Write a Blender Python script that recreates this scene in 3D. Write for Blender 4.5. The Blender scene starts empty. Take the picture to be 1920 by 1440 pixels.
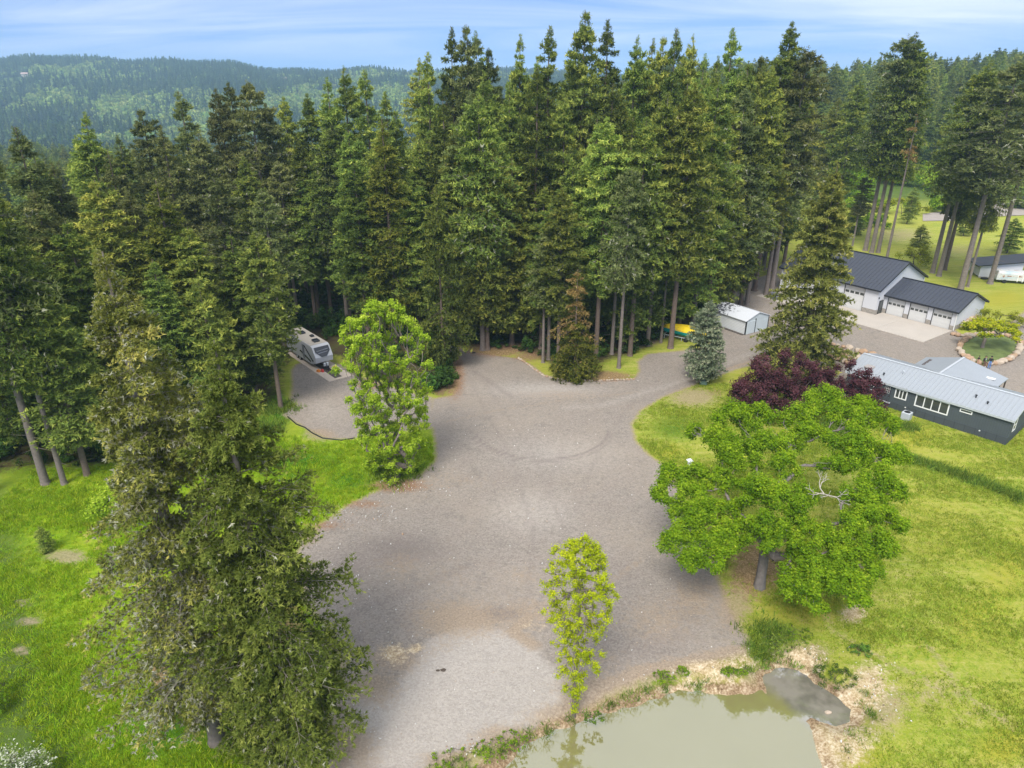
import bpy, bmesh, math, random
import numpy as np
from mathutils import Vector, Matrix

# ------------------------------------------------------------------ camera, sky, sun, exposure
S = bpy.context.scene
COL = S.collection
CAMZ, PITCH, FPX = 35.0, math.radians(23.7), 1320.0
cam_d = bpy.data.cameras.new('camera')
cam = bpy.data.objects.new('camera', cam_d)
COL.objects.link(cam)
cam.location = (0, 0, CAMZ)
cam.rotation_euler = (math.pi/2 - PITCH, 0, 0)
cam_d.sensor_width = 36.0
cam_d.lens = 36.0*FPX/1920.0
cam_d.clip_start, cam_d.clip_end = 0.5, 12000
S.camera = cam

SUN_EL, SUN_AZ = math.radians(52), math.radians(200)      # high, from behind and a little left of the camera
W = bpy.data.worlds.new('World')
S.world = W
W.use_nodes = True
wt = W.node_tree
wn, wl = wt.nodes, wt.links
wn.clear()
def N(t, kind, **kw):
    n = t.nodes.new(kind)
    for k, v in kw.items():
        setattr(n, k, v)
    return n
def mth(t, op, a, b=None, c=None, clamp=False):
    n = N(t, 'ShaderNodeMath', operation=op)
    n.use_clamp = clamp
    for i, v in enumerate((a, b, c)):
        if v is None: continue
        if isinstance(v, (int, float)): n.inputs[i].default_value = v
        else: t.links.new(v, n.inputs[i])
    return n.outputs[0]
def mixc(t, fac, a, b, blend='MIX'):
    n = N(t, 'ShaderNodeMix', data_type='RGBA', blend_type=blend)
    n.clamp_factor = True
    for s, v in ((n.inputs[0], fac), (n.inputs[6], a), (n.inputs[7], b)):
        if isinstance(v, (int, float)): s.default_value = v
        elif isinstance(v, tuple): s.default_value = (*v[:3], 1)
        else: t.links.new(v, s)
    return n.outputs[2]
def ramp(t, fac, stops, interp='LINEAR'):
    n = N(t, 'ShaderNodeValToRGB')
    cr = n.color_ramp
    cr.interpolation = interp
    while len(cr.elements) < len(stops): cr.elements.new(0.5)
    for e, (p, c) in zip(cr.elements, stops):
        e.position = p
        e.color = (*c, 1) if isinstance(c, tuple) else (c, c, c, 1)
    t.links.new(fac, n.inputs[0])
    return n.outputs[0]
def noise(t, vec, scale, detail=3, rough=0.55, dist=0.0):
    n = N(t, 'ShaderNodeTexNoise')
    n.inputs['Scale'].default_value = scale
    n.inputs['Detail'].default_value = detail
    n.inputs['Roughness'].default_value = rough
    n.inputs['Distortion'].default_value = dist
    if vec is not None: t.links.new(vec, n.inputs['Vector'])
    return n.outputs[0]

sky = N(wt, 'ShaderNodeTexSky', sky_type='NISHITA')
sky.sun_disc = False
sky.sun_elevation, sky.sun_rotation = SUN_EL, SUN_AZ
sky.altitude = 200
sky.air_density, sky.dust_density, sky.ozone_density = 1.0, 0.2, 3.5
tc = N(wt, 'ShaderNodeTexCoord')
sep = N(wt, 'ShaderNodeSeparateXYZ')
wl.new(tc.outputs['Generated'], sep.inputs[0])
lift = N(wt, 'ShaderNodeMapping', vector_type='POINT')
lift.inputs['Location'].default_value = (0, 0, 0.16)          # the clear blue band sits low: skip the whitest haze layer of the model sky
wl.new(tc.outputs['Generated'], lift.inputs[0]); wl.new(lift.outputs[0], sky.inputs[0])
zc = mth(wt, 'ADD', mth(wt, 'MAXIMUM', sep.outputs[2], 0.0), 0.10)
cx = mth(wt, 'DIVIDE', sep.outputs[0], zc)
cy = mth(wt, 'DIVIDE', sep.outputs[1], zc)
cmb = N(wt, 'ShaderNodeCombineXYZ')
wl.new(mth(wt, 'ADD', mth(wt, 'MULTIPLY', cx, 0.42), mth(wt, 'MULTIPLY', cy, 0.16)), cmb.inputs[0])
wl.new(cy, cmb.inputs[1])
cl = noise(wt, cmb.outputs[0], 0.62, 7, 0.56, 0.7)
cover = ramp(wt, cl, [(0.38, 0.08), (0.56, 0.38), (0.76, 0.80)])
# high thin overcast thickens overhead, away from the blue band near the horizon
hi = ramp(wt, sep.outputs[2], [(0.10, 0.0), (0.42, 1.0)])
cover2 = mth(wt, 'MAXIMUM', cover, mth(wt, 'MULTIPLY', hi, 0.82))
cover2 = mth(wt, 'MULTIPLY', cover2, ramp(wt, sep.outputs[2], [(0.0, 0.25), (0.06, 1.0)]))
hsv = N(wt, 'ShaderNodeHueSaturation')
hsv.inputs['Saturation'].default_value = 1.22
hsv.inputs['Value'].default_value = 1.02
wl.new(mixc(wt, 1.0, sky.outputs[0], (1.08, 0.97, 1.00), 'MULTIPLY'), hsv.inputs['Color'])
skc = mixc(wt, cover2, hsv.outputs[0], (6.6, 6.9, 7.4))
bg = N(wt, 'ShaderNodeBackground')
wl.new(skc, bg.inputs[0])
bg.inputs[1].default_value = 0.125
wo = N(wt, 'ShaderNodeOutputWorld')
wl.new(bg.outputs[0], wo.inputs[0])

sun_d = bpy.data.lights.new('sun', 'SUN')
sun_d.energy = 3.0
sun_d.angle = math.radians(24)
sun_d.color = (1.0, 0.955, 0.88)
sun = bpy.data.objects.new('sun', sun_d)
COL.objects.link(sun)
# a Nishita rotation of r puts the sun at (sin r, cos r)
sd = Vector((math.sin(SUN_AZ)*math.cos(SUN_EL), math.cos(SUN_AZ)*math.cos(SUN_EL), math.sin(SUN_EL)))
sun.rotation_euler = sd.to_track_quat('Z', 'Y').to_euler()
sun.location = sd*300 + Vector((0, 0, 100))

S.view_settings.view_transform = 'Standard'
S.view_settings.look = 'None'
S.view_settings.exposure = 0.53
S.view_settings.gamma = 1.0
S.view_settings.use_curve_mapping = False
S.render.engine = 'CYCLES'
S.cycles.max_bounces = 5
S.cycles.diffuse_bounces = 3
S.cycles.glossy_bounces = 2
S.cycles.transmission_bounces = 2
S.cycles.volume_bounces = 1
S.cycles.transparent_max_bounces = 4
S.cycles.use_denoising = True
S.cycles.denoiser = 'OPENIMAGEDENOISE'
try: S.cycles.denoising_prefilter = 'ACCURATE'
except Exception: pass
S.cycles.use_adaptive_sampling = True
S.cycles.adaptive_threshold = 0.015

# ------------------------------------------------------------------ placing helpers
CP, SP = math.cos(PITCH), math.sin(PITCH)
def ray(px, py):
    v = 720.0 - py
    return (px - 960.0), FPX*CP + v*SP, -FPX*SP + v*CP
def G(px, py, z=0.0):
    a, b, c = ray(px, py)
    t = (z - CAMZ)/c
    return a*t, b*t
def HT(py, D):                       # height of the point seen at row py when it stands D metres ahead
    a, b, c = ray(960, py)
    return CAMZ + c*D/b

def smooth(a, b, x):
    t = np.clip((x - a)/(b - a), 0, 1)
    return t*t*(3 - 2*t)

# ------------------------------------------------------------------ object helpers
def tag(o, label=None, cat=None, group=None, kind=None):
    if label: o['label'] = label
    if cat: o['category'] = cat
    if group: o['group'] = group
    if kind: o['kind'] = kind
    return o
def thing(name, label, cat, loc=(0, 0, 0), rz=0.0, group=None, scale=None):
    o = bpy.data.objects.new(name, None)
    o.empty_display_size = 0.5
    COL.objects.link(o)
    o.location = loc
    o.rotation_euler = (0, 0, rz)
    if scale: o.scale = scale
    return tag(o, label, cat, group)
def link(name, me, parent=None, loc=None, rot=None, scale=None):
    o = bpy.data.objects.new(name, me)
    COL.objects.link(o)
    if parent is not None: o.parent = parent
    if loc is not None: o.location = loc
    if rot is not None: o.rotation_euler = rot
    if scale is not None: o.scale = scale
    return o
def mesh_np(name, V, F, mats=(), midx=None, tone=None, smooth_sh=False):
    """V (n,3), F: (m,k) int array or a list of such arrays (k may differ)"""
    me = bpy.data.meshes.new(name)
    Fs = [f for f in (F if isinstance(F, list) else [F]) if len(f)]
    V = np.asarray(V, dtype=np.float32)
    me.vertices.add(len(V))
    me.vertices.foreach_set('co', V.ravel())
    loops = np.concatenate([np.asarray(f, dtype=np.int32).ravel() for f in Fs])
    cnt = np.concatenate([np.full(len(f), np.asarray(f).shape[1], dtype=np.int32) for f in Fs])
    st = np.concatenate([[0], np.cumsum(cnt)[:-1]]).astype(np.int32)
    me.loops.add(len(loops))
    me.loops.foreach_set('vertex_index', loops)
    me.polygons.add(len(cnt))
    me.polygons.foreach_set('loop_start', st)
    me.polygons.foreach_set('loop_total', cnt)
    for m in mats: me.materials.append(m)
    if midx is not None: me.polygons.foreach_set('material_index', np.asarray(midx, dtype=np.int32))
    if tone is not None:
        a = me.attributes.new('tone', 'FLOAT', 'FACE')
        a.data.foreach_set('value', np.asarray(tone, dtype=np.float32))
    if smooth_sh: me.polygons.foreach_set('use_smooth', np.ones(len(cnt), dtype=bool))
    me.update(calc_edges=True)
    return me

class MB:
    """collects boxes / prisms / tubes / polys into one mesh"""
    def __init__(s): s.v, s.f, s.m = [], [], []
    def add(s, vs, fs, m=0):
        o = len(s.v)
        s.v += [tuple(v) for v in vs]
        s.f += [tuple(i+o for i in f) for f in fs]
        s.m += [m]*len(fs)
        return s
    def box(s, x0, x1, y0, y1, z0, z1, m=0):
        return s.add([(x0,y0,z0),(x1,y0,z0),(x1,y1,z0),(x0,y1,z0),(x0,y0,z1),(x1,y0,z1),(x1,y1,z1),(x0,y1,z1)],
                     [(0,3,2,1),(4,5,6,7),(0,1,5,4),(1,2,6,5),(2,3,7,6),(3,0,4,7)], m)
    def prism(s, pts, vec, m=0):
        """polygon pts (3D) extruded along vec"""
        n = len(pts)
        a = [Vector(p) for p in pts]
        b = [p + Vector(vec) for p in a]
        return s.add(a + b, [tuple(range(n))[::-1], tuple(range(n, 2*n))] + [(i, (i+1) % n, n+(i+1) % n, n+i) for i in range(n)], m)
    def tube(s, p, q, r0, r1, n=6, m=0):
        p, q = Vector(p), Vector(q)
        d = (q-p).normalized()
        a = d.orthogonal().normalized()
        b = d.cross(a)
        ring = lambda c, r: [c + a*(r*math.cos(2*math.pi*i/n)) + b*(r*math.sin(2*math.pi*i/n)) for i in range(n)]
        return s.add(ring(p, r0) + ring(q, r1), [(i, (i+1) % n, n+(i+1) % n, n+i) for i in range(n)] + [tuple(range(n))[::-1], tuple(range(n, 2*n))], m)
    def mesh(s, name, mats, bevel=0):
        me = bpy.data.meshes.new(name)
        me.from_pydata(s.v, [], s.f)
        for m in (mats if isinstance(mats, (list, tuple)) else [mats]): me.materials.append(m)
        me.polygons.foreach_set('material_index', s.m)
        bm = bmesh.new(); bm.from_mesh(me)
        bmesh.ops.recalc_face_normals(bm, faces=bm.faces)
        if bevel: bmesh.ops.bevel(bm, geom=bm.edges[:], offset=bevel, segments=1, affect='EDGES')
        bm.to_mesh(me); bm.free()
        return me
    def build(s, name, mats, parent=None, bevel=0, **kw):
        return link(name, s.mesh(name, mats, bevel), parent, **kw)

def tubes_np(P, Q, R0, R1, n=5):
    """many frustums at once -> verts, quads"""
    P, Q = np.asarray(P, float), np.asarray(Q, float)
    d = Q - P
    L = np.linalg.norm(d, axis=1, keepdims=True) + 1e-9
    d = d/L
    ref = np.where(np.abs(d[:, 2:3]) < 0.9, np.array([[0, 0, 1.0]]), np.array([[1.0, 0, 0]]))
    a = np.cross(d, ref); a /= np.linalg.norm(a, axis=1, keepdims=True) + 1e-9
    b = np.cross(d, a)
    ang = np.arange(n)*2*math.pi/n
    ca, sa = np.cos(ang), np.sin(ang)
    ring = a[:, None, :]*ca[None, :, None] + b[:, None, :]*sa[None, :, None]
    V = np.concatenate([P[:, None, :] + ring*np.asarray(R0)[:, None, None], Q[:, None, :] + ring*np.asarray(R1)[:, None, None]], axis=1)
    m = len(P)
    i = np.arange(n); j = (i+1) % n
    q = np.stack([i, j, n+j, n+i], axis=1)
    F = (q[None] + (np.arange(m)*2*n)[:, None, None]).reshape(-1, 4)
    return V.reshape(-1, 3), F

# ------------------------------------------------------------------ materials
def mat(name):
    m = bpy.data.materials.new(name)
    m.use_nodes = True
    t = m.node_tree
    t.nodes.clear()
    o = N(t, 'ShaderNodeOutputMaterial')
    return m, t, o
def plain(name, c, rough=0.6, metal=0.0, var=0.12, scale=3.0, spec=0.4, bump=0.0, bscale=20.0):
    m, t, o = mat(name)
    p = N(t, 'ShaderNodeBsdfPrincipled')
    tcn = N(t, 'ShaderNodeTexCoord')
    nz = noise(t, tcn.outputs['Object'], scale, 5)
    col = mixc(t, nz, tuple(max(0, x*(1-var)) for x in c), tuple(min(1, x*(1+var)) for x in c))
    t.links.new(col, p.inputs['Base Color'])
    p.inputs['Roughness'].default_value = rough
    p.inputs['Metallic'].default_value = metal
    p.inputs['Specular IOR Level'].default_value = spec
    if bump:
        b = N(t, 'ShaderNodeBump'); b.inputs['Strength'].default_value = bump; b.inputs['Distance'].default_value = 0.05
        t.links.new(noise(t, tcn.outputs['Object'], bscale, 4), b.inputs['Height'])
        t.links.new(b.outputs[0], p.inputs['Normal'])
    t.links.new(p.outputs[0], o.inputs[0])
    return m
def foliage(name, stops, transl=0.3, rnd=0.25, wob=0.25, wscale=0.5):
    var = 1.0 if rnd >= 0.25 else 0.0
    m, t, o = mat(name)
    at = N(t, 'ShaderNodeAttribute'); at.attribute_name = 'tone'
    oi = N(t, 'ShaderNodeObjectInfo')
    tcn = N(t, 'ShaderNodeTexCoord')
    f = mth(t, 'ADD', at.outputs['Fac'], mth(t, 'MULTIPLY', mth(t, 'SUBTRACT', oi.outputs['Random'], 0.5), rnd))
    nz = noise(t, tcn.outputs['Object'], wscale, 2)
    f = mth(t, 'ADD', f, mth(t, 'MULTIPLY', mth(t, 'SUBTRACT', nz, 0.5), wob*2))
    c = ramp(t, f, stops)
    hs = N(t, 'ShaderNodeHueSaturation')
    t.links.new(c, hs.inputs['Color'])
    r2 = mth(t, 'FRACT', mth(t, 'MULTIPLY', oi.outputs['Random'], 7.31))
    t.links.new(mth(t, 'ADD', 0.5 - 0.014*var, mth(t, 'MULTIPLY', r2, 0.034*var)), hs.inputs['Hue'])
    t.links.new(mth(t, 'ADD', 1 - 0.33*var, mth(t, 'MULTIPLY', mth(t, 'FRACT', mth(t, 'MULTIPLY', oi.outputs['Random'], 3.7)), 0.66*var)), hs.inputs['Value'])
    d = N(t, 'ShaderNodeBsdfDiffuse'); t.links.new(hs.outputs[0], d.inputs[0])
    tr = N(t, 'ShaderNodeBsdfTranslucent'); t.links.new(hs.outputs[0], tr.inputs[0])
    mx = N(t, 'ShaderNodeMixShader'); mx.inputs[0].default_value = transl
    t.links.new(d.outputs[0], mx.inputs[1]); t.links.new(tr.outputs[0], mx.inputs[2])
    t.links.new(mx.outputs[0], o.inputs[0])
    return m

M = {}
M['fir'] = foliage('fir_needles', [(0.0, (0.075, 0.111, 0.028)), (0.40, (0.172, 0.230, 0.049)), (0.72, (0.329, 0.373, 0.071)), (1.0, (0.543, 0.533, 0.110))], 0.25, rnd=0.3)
M['fir_brown'] = foliage('fir_needles_brownish', [(0.0, (0.063, 0.084, 0.031)), (0.4, (0.145, 0.173, 0.056)), (0.75, (0.245, 0.265, 0.088)), (1.0, (0.347, 0.347, 0.131))], 0.25)
M['fir_yellow'] = foliage('fir_needles_yellow_green', [(0.0, (0.045, 0.070, 0.015)), (0.4, (0.127, 0.159, 0.028)), (0.75, (0.253, 0.260, 0.045)), (1.0, (0.380, 0.354, 0.070))], 0.3)
M['fir_blue'] = foliage('spruce_needles_blue', [(0.0, (0.068, 0.096, 0.056)), (0.4, (0.167, 0.215, 0.124)), (0.8, (0.373, 0.401, 0.248)), (1.0, (0.550, 0.535, 0.347))], 0.15, rnd=0.05, wob=0.1)
M['spruce'] = foliage('spruce_needles_olive', [(0.0, (0.076, 0.092, 0.023)), (0.4, (0.186, 0.209, 0.047)), (0.75, (0.337, 0.339, 0.078)), (1.0, (0.572, 0.513, 0.140))], 0.25, rnd=0.1)
M['spruce_dark'] = foliage('spruce_needles_dark_olive', [(0.0, (0.046, 0.066, 0.014)), (0.4, (0.112, 0.149, 0.029)), (0.75, (0.203, 0.243, 0.047)), (1.0, (0.343, 0.367, 0.086))], 0.25, rnd=0.1)
M['lichen'] = foliage('lichen_twigs', [(0.0, (0.176, 0.176, 0.115)), (0.5, (0.330, 0.330, 0.230)), (1.0, (0.506, 0.495, 0.376))], 0.15, rnd=0.1)
M['dead'] = foliage('dead_needles', [(0.0, (0.172, 0.110, 0.037)), (0.5, (0.332, 0.229, 0.081)), (1.0, (0.467, 0.379, 0.144))], 0.25, rnd=0.1)
M['maple'] = foliage('spring_maple_leaves', [(0.0, (0.149, 0.259, 0.021)), (0.4, (0.329, 0.477, 0.034)), (0.75, (0.569, 0.692, 0.068)), (1.0, (0.749, 0.808, 0.154))], 0.4, rnd=0.05)
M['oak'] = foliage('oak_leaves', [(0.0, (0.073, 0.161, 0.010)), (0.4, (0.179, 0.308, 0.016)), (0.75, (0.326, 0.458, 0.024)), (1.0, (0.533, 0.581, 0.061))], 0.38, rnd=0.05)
M['sapling'] = foliage('sapling_leaves', [(0.0, (0.238, 0.330, 0.012)), (0.5, (0.474, 0.552, 0.018)), (1.0, (0.764, 0.753, 0.047))], 0.4, rnd=0.05)
M['plum'] = foliage('plum_leaves', [(0.0, (0.039, 0.014, 0.018)), (0.5, (0.106, 0.040, 0.050)), (1.0, (0.213, 0.111, 0.106))], 0.2, rnd=0.05)
M['gold'] = foliage('golden_leaves', [(0.0, (0.16, 0.24, 0.01)), (0.45, (0.42, 0.46, 0.02)), (1.0, (0.75, 0.66, 0.04))], 0.35, rnd=0.05)
M['lime'] = foliage('lime_shrub_leaves', [(0.0, (0.14, 0.18, 0.012)), (0.5, (0.27, 0.30, 0.02)), (1.0, (0.40, 0.40, 0.04))], 0.35, rnd=0.05)
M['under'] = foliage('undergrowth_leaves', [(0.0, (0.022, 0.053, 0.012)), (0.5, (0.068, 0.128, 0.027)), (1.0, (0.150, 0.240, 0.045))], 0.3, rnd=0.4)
M['weed'] = foliage('weed_leaves', [(0.0, (0.058, 0.122, 0.020)), (0.5, (0.156, 0.244, 0.033)), (1.0, (0.331, 0.390, 0.065))], 0.3, rnd=0.4)
M['grassm'] = foliage('grass_blades', [(0.0, (0.153, 0.280, 0.012)), (0.5, (0.284, 0.438, 0.019)), (1.0, (0.525, 0.595, 0.047))], 0.35, rnd=0.5)
M['lawnm'] = foliage('lawn_blades', [(0.0, (0.189, 0.277, 0.025)), (0.5, (0.302, 0.391, 0.038)), (1.0, (0.479, 0.504, 0.088))], 0.35, rnd=0.5)
M['farfir'] = foliage('far_conifer', [(0.0, (0.018, 0.036, 0.013)), (0.5, (0.044, 0.072, 0.023)), (1.0, (0.094, 0.130, 0.039))], 0.1, rnd=0.7, wob=0.1)
M['fardec'] = foliage('far_broadleaf', [(0.0, (0.095, 0.162, 0.027)), (0.5, (0.203, 0.284, 0.054)), (1.0, (0.351, 0.405, 0.108))], 0.2, rnd=0.6, wob=0.1)
M['blossom'] = foliage('white_blossom', [(0.25, (0.14, 0.22, 0.05)), (0.5, (0.30, 0.36, 0.14)), (0.62, (0.80, 0.80, 0.70))], 0.3, rnd=0.05)
M['bark'] = plain('bark', (0.17, 0.125, 0.10), 0.9, var=0.45, scale=4.0, bump=0.6, bscale=12)
M['bark_grey'] = plain('bark_grey', (0.20, 0.165, 0.145), 0.9, var=0.5, scale=3.0, bump=0.6, bscale=10)
M['bark_oak'] = plain('bark_oak', (0.19, 0.165, 0.15), 0.9, var=0.5, scale=3.0, bump=0.6, bscale=10)
M['bark_dark'] = plain('bark_dark', (0.085, 0.065, 0.05), 0.9, var=0.5, scale=3.0)
M['bark_lichen'] = plain('bark_lichen', (0.24, 0.21, 0.165), 0.9, var=0.5, scale=2.0)
M['dead_wood'] = plain('dead_wood', (0.42, 0.38, 0.32), 0.9, var=0.3, scale=3.0)
# ------------------------------------------------------------------ terrain layout (world metres)
def poly(pts, z=0.0): return np.array([G(x, y, z) for x, y in pts])
YARD = poly([(838,640),(868,655),(905,663),(940,668),(975,673),(1000,688),(1020,704),(1060,712),(1130,713),(1190,710),(1200,696),(1197,678),(1215,664),
 (1260,660),(1310,655),(1338,640),(1330,600),(1345,562),(1400,528),(1455,510),(1500,478),(1560,468),(1640,530),(1700,575),(1792,620),(1800,628),(1850,622),
 (1890,612),(1912,592),(1935,575),(2100,560),(2150,640),(2010,705),(1935,742),(1890,765),(1640,738),(1560,745),(1530,706),(1480,692),(1430,680),(1380,692),
 (1340,706),(1300,722),(1240,745),(1200,770),(1183,795),(1190,825),(1215,853),(1240,870),(1262,900),(1290,960),(1325,1040),(1345,1085),(1362,1130),(1385,1175),
 (1405,1205),(1390,1225),(1330,1240),(1270,1250),(1200,1270),(1130,1300),(1075,1335),(1020,1355),(940,1385),(860,1415),(800,1440),(740,1500),(560,1620),
 (600,1440),(625,1330),(645,1250),(620,1180),(575,1130),(545,1080),(565,1020),(600,985),(650,950),(700,925),(740,908),(790,890),(818,865),(818,830),(812,800),
 (808,770),(812,748),(850,742),(862,720),(855,690),(840,665)])
LOT = poly([(533,778),(545,755),(550,720),(548,695),(556,684),(590,672),(640,684),(668,706),(700,715),(760,735),(808,745),(818,800),(770,806),(715,812),(665,822),(620,822),(580,806)])
WATER_Z = -0.75
POND = poly([(700,1640),(850,1500),(940,1440),(985,1402),(1050,1372),(1130,1345),(1200,1320),(1270,1303),(1340,1299),(1410,1303),(1440,1300),(1434,1278),(1450,1260),(1490,1254),
 (1512,1268),(1535,1290),(1572,1308),(1597,1333),(1592,1354),(1565,1360),(1535,1346),(1508,1333),(1508,1350),(1520,1385),(1532,1415),(1545,1440),(1560,1500),(1500,1640)], WATER_Z)
FLOOR = poly([(535,690),(560,660),(640,668),(672,690),(720,715),(800,735),(830,742),(856,715),(850,672),(838,650),(900,650),(960,655),(1010,672),(1050,690),(1120,682),(1190,660),(1240,640),(1330,585),(1400,515),(1450,462),(1500,430),(1400,380),(900,360),(560,400),(500,520)])
LEFTF = poly([(-100,905),(60,880),(160,880),(300,860),(470,790),(530,740),(545,640),(520,560),(400,540),(100,560),(-150,640)])
RING = poly([(1797,657),(1806,668),(1822,679),(1845,686),(1872,683),(1895,674),(1911,660),(1913,648),(1903,637),(1882,629),(1850,626),(1820,632),(1803,643)])

def sdf(P, poly_):
    """signed distance (negative inside); P (n,2)"""
    n = len(poly_)
    d = np.full(len(P), 1e18)
    s = np.ones(len(P))
    for i in range(n):
        a, b = poly_[i], poly_[(i+1) % n]
        e, w = b - a, P - a
        t = np.clip((w @ e)/(e @ e), 0, 1)
        q = w - t[:, None]*e
        d = np.minimum(d, (q**2).sum(1))
        c1 = P[:, 1] >= a[1]; c2 = P[:, 1] < b[1]; c3 = e[0]*w[:, 1] > e[1]*w[:, 0]
        flip = (c1 & c2 & c3) | (~c1 & ~c2 & ~c3)
        s = np.where(flip, -s, s)
    return s*np.sqrt(d)
def sdf_box(P, poly_, pad):
    out = np.full(len(P), 99.0)
    lo, hi = poly_.min(0) - pad, poly_.max(0) + pad
    k = (P[:, 0] > lo[0]) & (P[:, 0] < hi[0]) & (P[:, 1] > lo[1]) & (P[:, 1] < hi[1])
    if k.any(): out[k] = sdf(P[k], poly_)
    return out
# worn and bare patches: (column, row, half width, half height, channel, strength); channels: dirt litter lush dry pale clay track
BLOBS = [
 (860,1160,110,45,'dirt',.8),(1000,1150,120,40,'dirt',.6),(1000,1170,60,18,'clay',.35),(738,1225,30,22,'clay',.75),(782,1215,16,10,'clay',.8),(740,1235,70,35,'dirt',.7),(700,1290,60,40,'dirt',.8),(660,1400,60,60,'dirt',.8),
 (840,1080,120,50,'dirt',.35),(1230,1160,100,60,'dirt',.55),(1300,1120,60,60,'dirt',.6),(1120,1240,100,40,'dirt',.45),(1150,1290,120,30,'dirt',.9),(1060,1340,80,25,'dirt',1),(960,1380,80,25,'dirt',1),
 (860,1425,80,20,'dirt',1),(850,900,140,24,'dirt',.4),(1050,740,120,14,'dirt',.5),(1200,770,60,30,'dirt',.4),(600,985,60,14,'litter',.6),(680,945,50,12,'litter',.6),(745,910,60,14,'litter',.9),
 (850,700,22,45,'litter',1),(830,735,25,18,'litter',.5),(930,655,60,14,'litter',1),(990,668,40,12,'litter',.7),(1130,705,60,10,'litter',1),(1075,690,20,18,'litter',.7),
 (560,1080,35,30,'dirt',1),(575,1010,25,16,'dirt',.8),(600,815,35,14,'dirt',.9),(125,1045,48,15,'dirt',1),(55,1165,30,10,'dirt',.8),(40,1220,14,12,'dirt',1),(40,1130,20,10,'dirt',.7),
 (300,1270,20,50,'litter',1),(310,1180,30,40,'litter',.9),(540,1200,60,120,'litter',.7),(500,1300,70,60,'litter',.6),(600,1240,50,80,'dirt',.7),(390,1250,60,40,'dry',.9),(595,890,30,25,'dry',.7),
 (1420,1060,60,60,'litter',.9),(1380,1130,40,60,'dirt',.8),(1340,960,60,60,'litter',.6),(1600,1150,30,22,'clay',.8),(1500,1235,50,28,'clay',.8),(1500,1230,60,28,'dirt',1),(1620,1290,50,50,'clay',.9),(1560,1370,45,50,'clay',1.0),(1590,1400,60,60,'clay',.7),(1560,1300,30,22,'dirt',1),
 (1660,1330,60,60,'dirt',.7),(1340,1255,70,18,'clay',.9),(1300,1285,60,14,'clay',.95),(1220,1300,60,12,'dirt',1),(1420,1265,30,30,'dirt',1),(1395,1240,40,22,'clay',.6),
 (1750,1300,70,50,'dirt',.5),(1820,1340,60,40,'dirt',.4),(1700,1060,50,60,'dirt',.35),(1300,745,60,24,'dirt',.8),(1345,735,30,14,'litter',.5),(1270,800,60,30,'lush',.7),(1250,850,40,24,'dry',.8),
 (1450,1190,60,30,'lush',1.0),(1420,1215,40,25,'lush',.9),(1520,1140,120,40,'dry',.8),
 (1760,960,100,60,'dry',.3),(1900,1050,60,120,'dry',.6),(1840,1150,80,80,'dry',.6),(1700,820,70,30,'dry',.9),(1600,1420,80,30,'dry',.9),(1880,1400,60,50,'dry',.9),(1760,1230,120,40,'dry',.4),
 (1900,700,60,20,'lush',.3),(1560,800,60,30,'lush',.9),(1400,760,60,24,'lush',.5),
 (560,870,90,40,'lush',1),(650,900,60,30,'lush',.8),(500,800,40,30,'lush',.9),(480,1400,90,60,'lush',.9),(300,1380,160,70,'lush',.8),(100,1250,120,60,'lush',.6),(90,930,120,40,'lush',.5),(560,940,50,20,'dry',.6),
 (730,1330,70,50,'pale',1.0),(1000,960,110,60,'pale',.5),(1050,850,170,50,'pale',.45),(1020,730,140,20,'pale',.6),(1350,700,90,14,'pale',.5),
 (610,770,60,40,'pale',.4),(520,760,24,40,'lush',1.0),(690,720,24,12,'litter',.8),(940,1150,60,16,'track',.9),(750,1030,130,40,'track',.7),(660,1060,60,50,'track',.6),(860,960,100,30,'track',.35),(860,660,50,25,'track',.9),(900,700,60,25,'track',.35),
 (700,1110,130,110,'track',.38),(880,1040,160,90,'track',.3),(640,1200,80,60,'track',.6),(1280,1150,90,90,'track',.45),(1180,1210,130,50,'track',.45),(750,1060,60,40,'dirt',.5),(1100,1180,60,30,'dirt',.5),(980,1080,50,26,'dirt',.45),(1150,1080,120,60,'track',.45),(950,900,140,40,'track',.35),(1300,1100,80,60,'track',.5),(1230,1210,90,40,'track',.55),(830,840,40,30,'track',.4),(1650,600,90,24,'track',.15),(1200,640,40,12,'dirt',.8),(1690,440,80,20,'dirt',.6),(1800,470,60,20,'dirt',.5),(1880,560,50,20,'dry',.9),
]
PALE = poly([(640,1450),(668,1380),(700,1320),(760,1262),(800,1196),(868,1172),(950,1180),(1010,1215),(1055,1270),(1062,1300),(1045,1338),(960,1378),(860,1415),(800,1450)])
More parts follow.
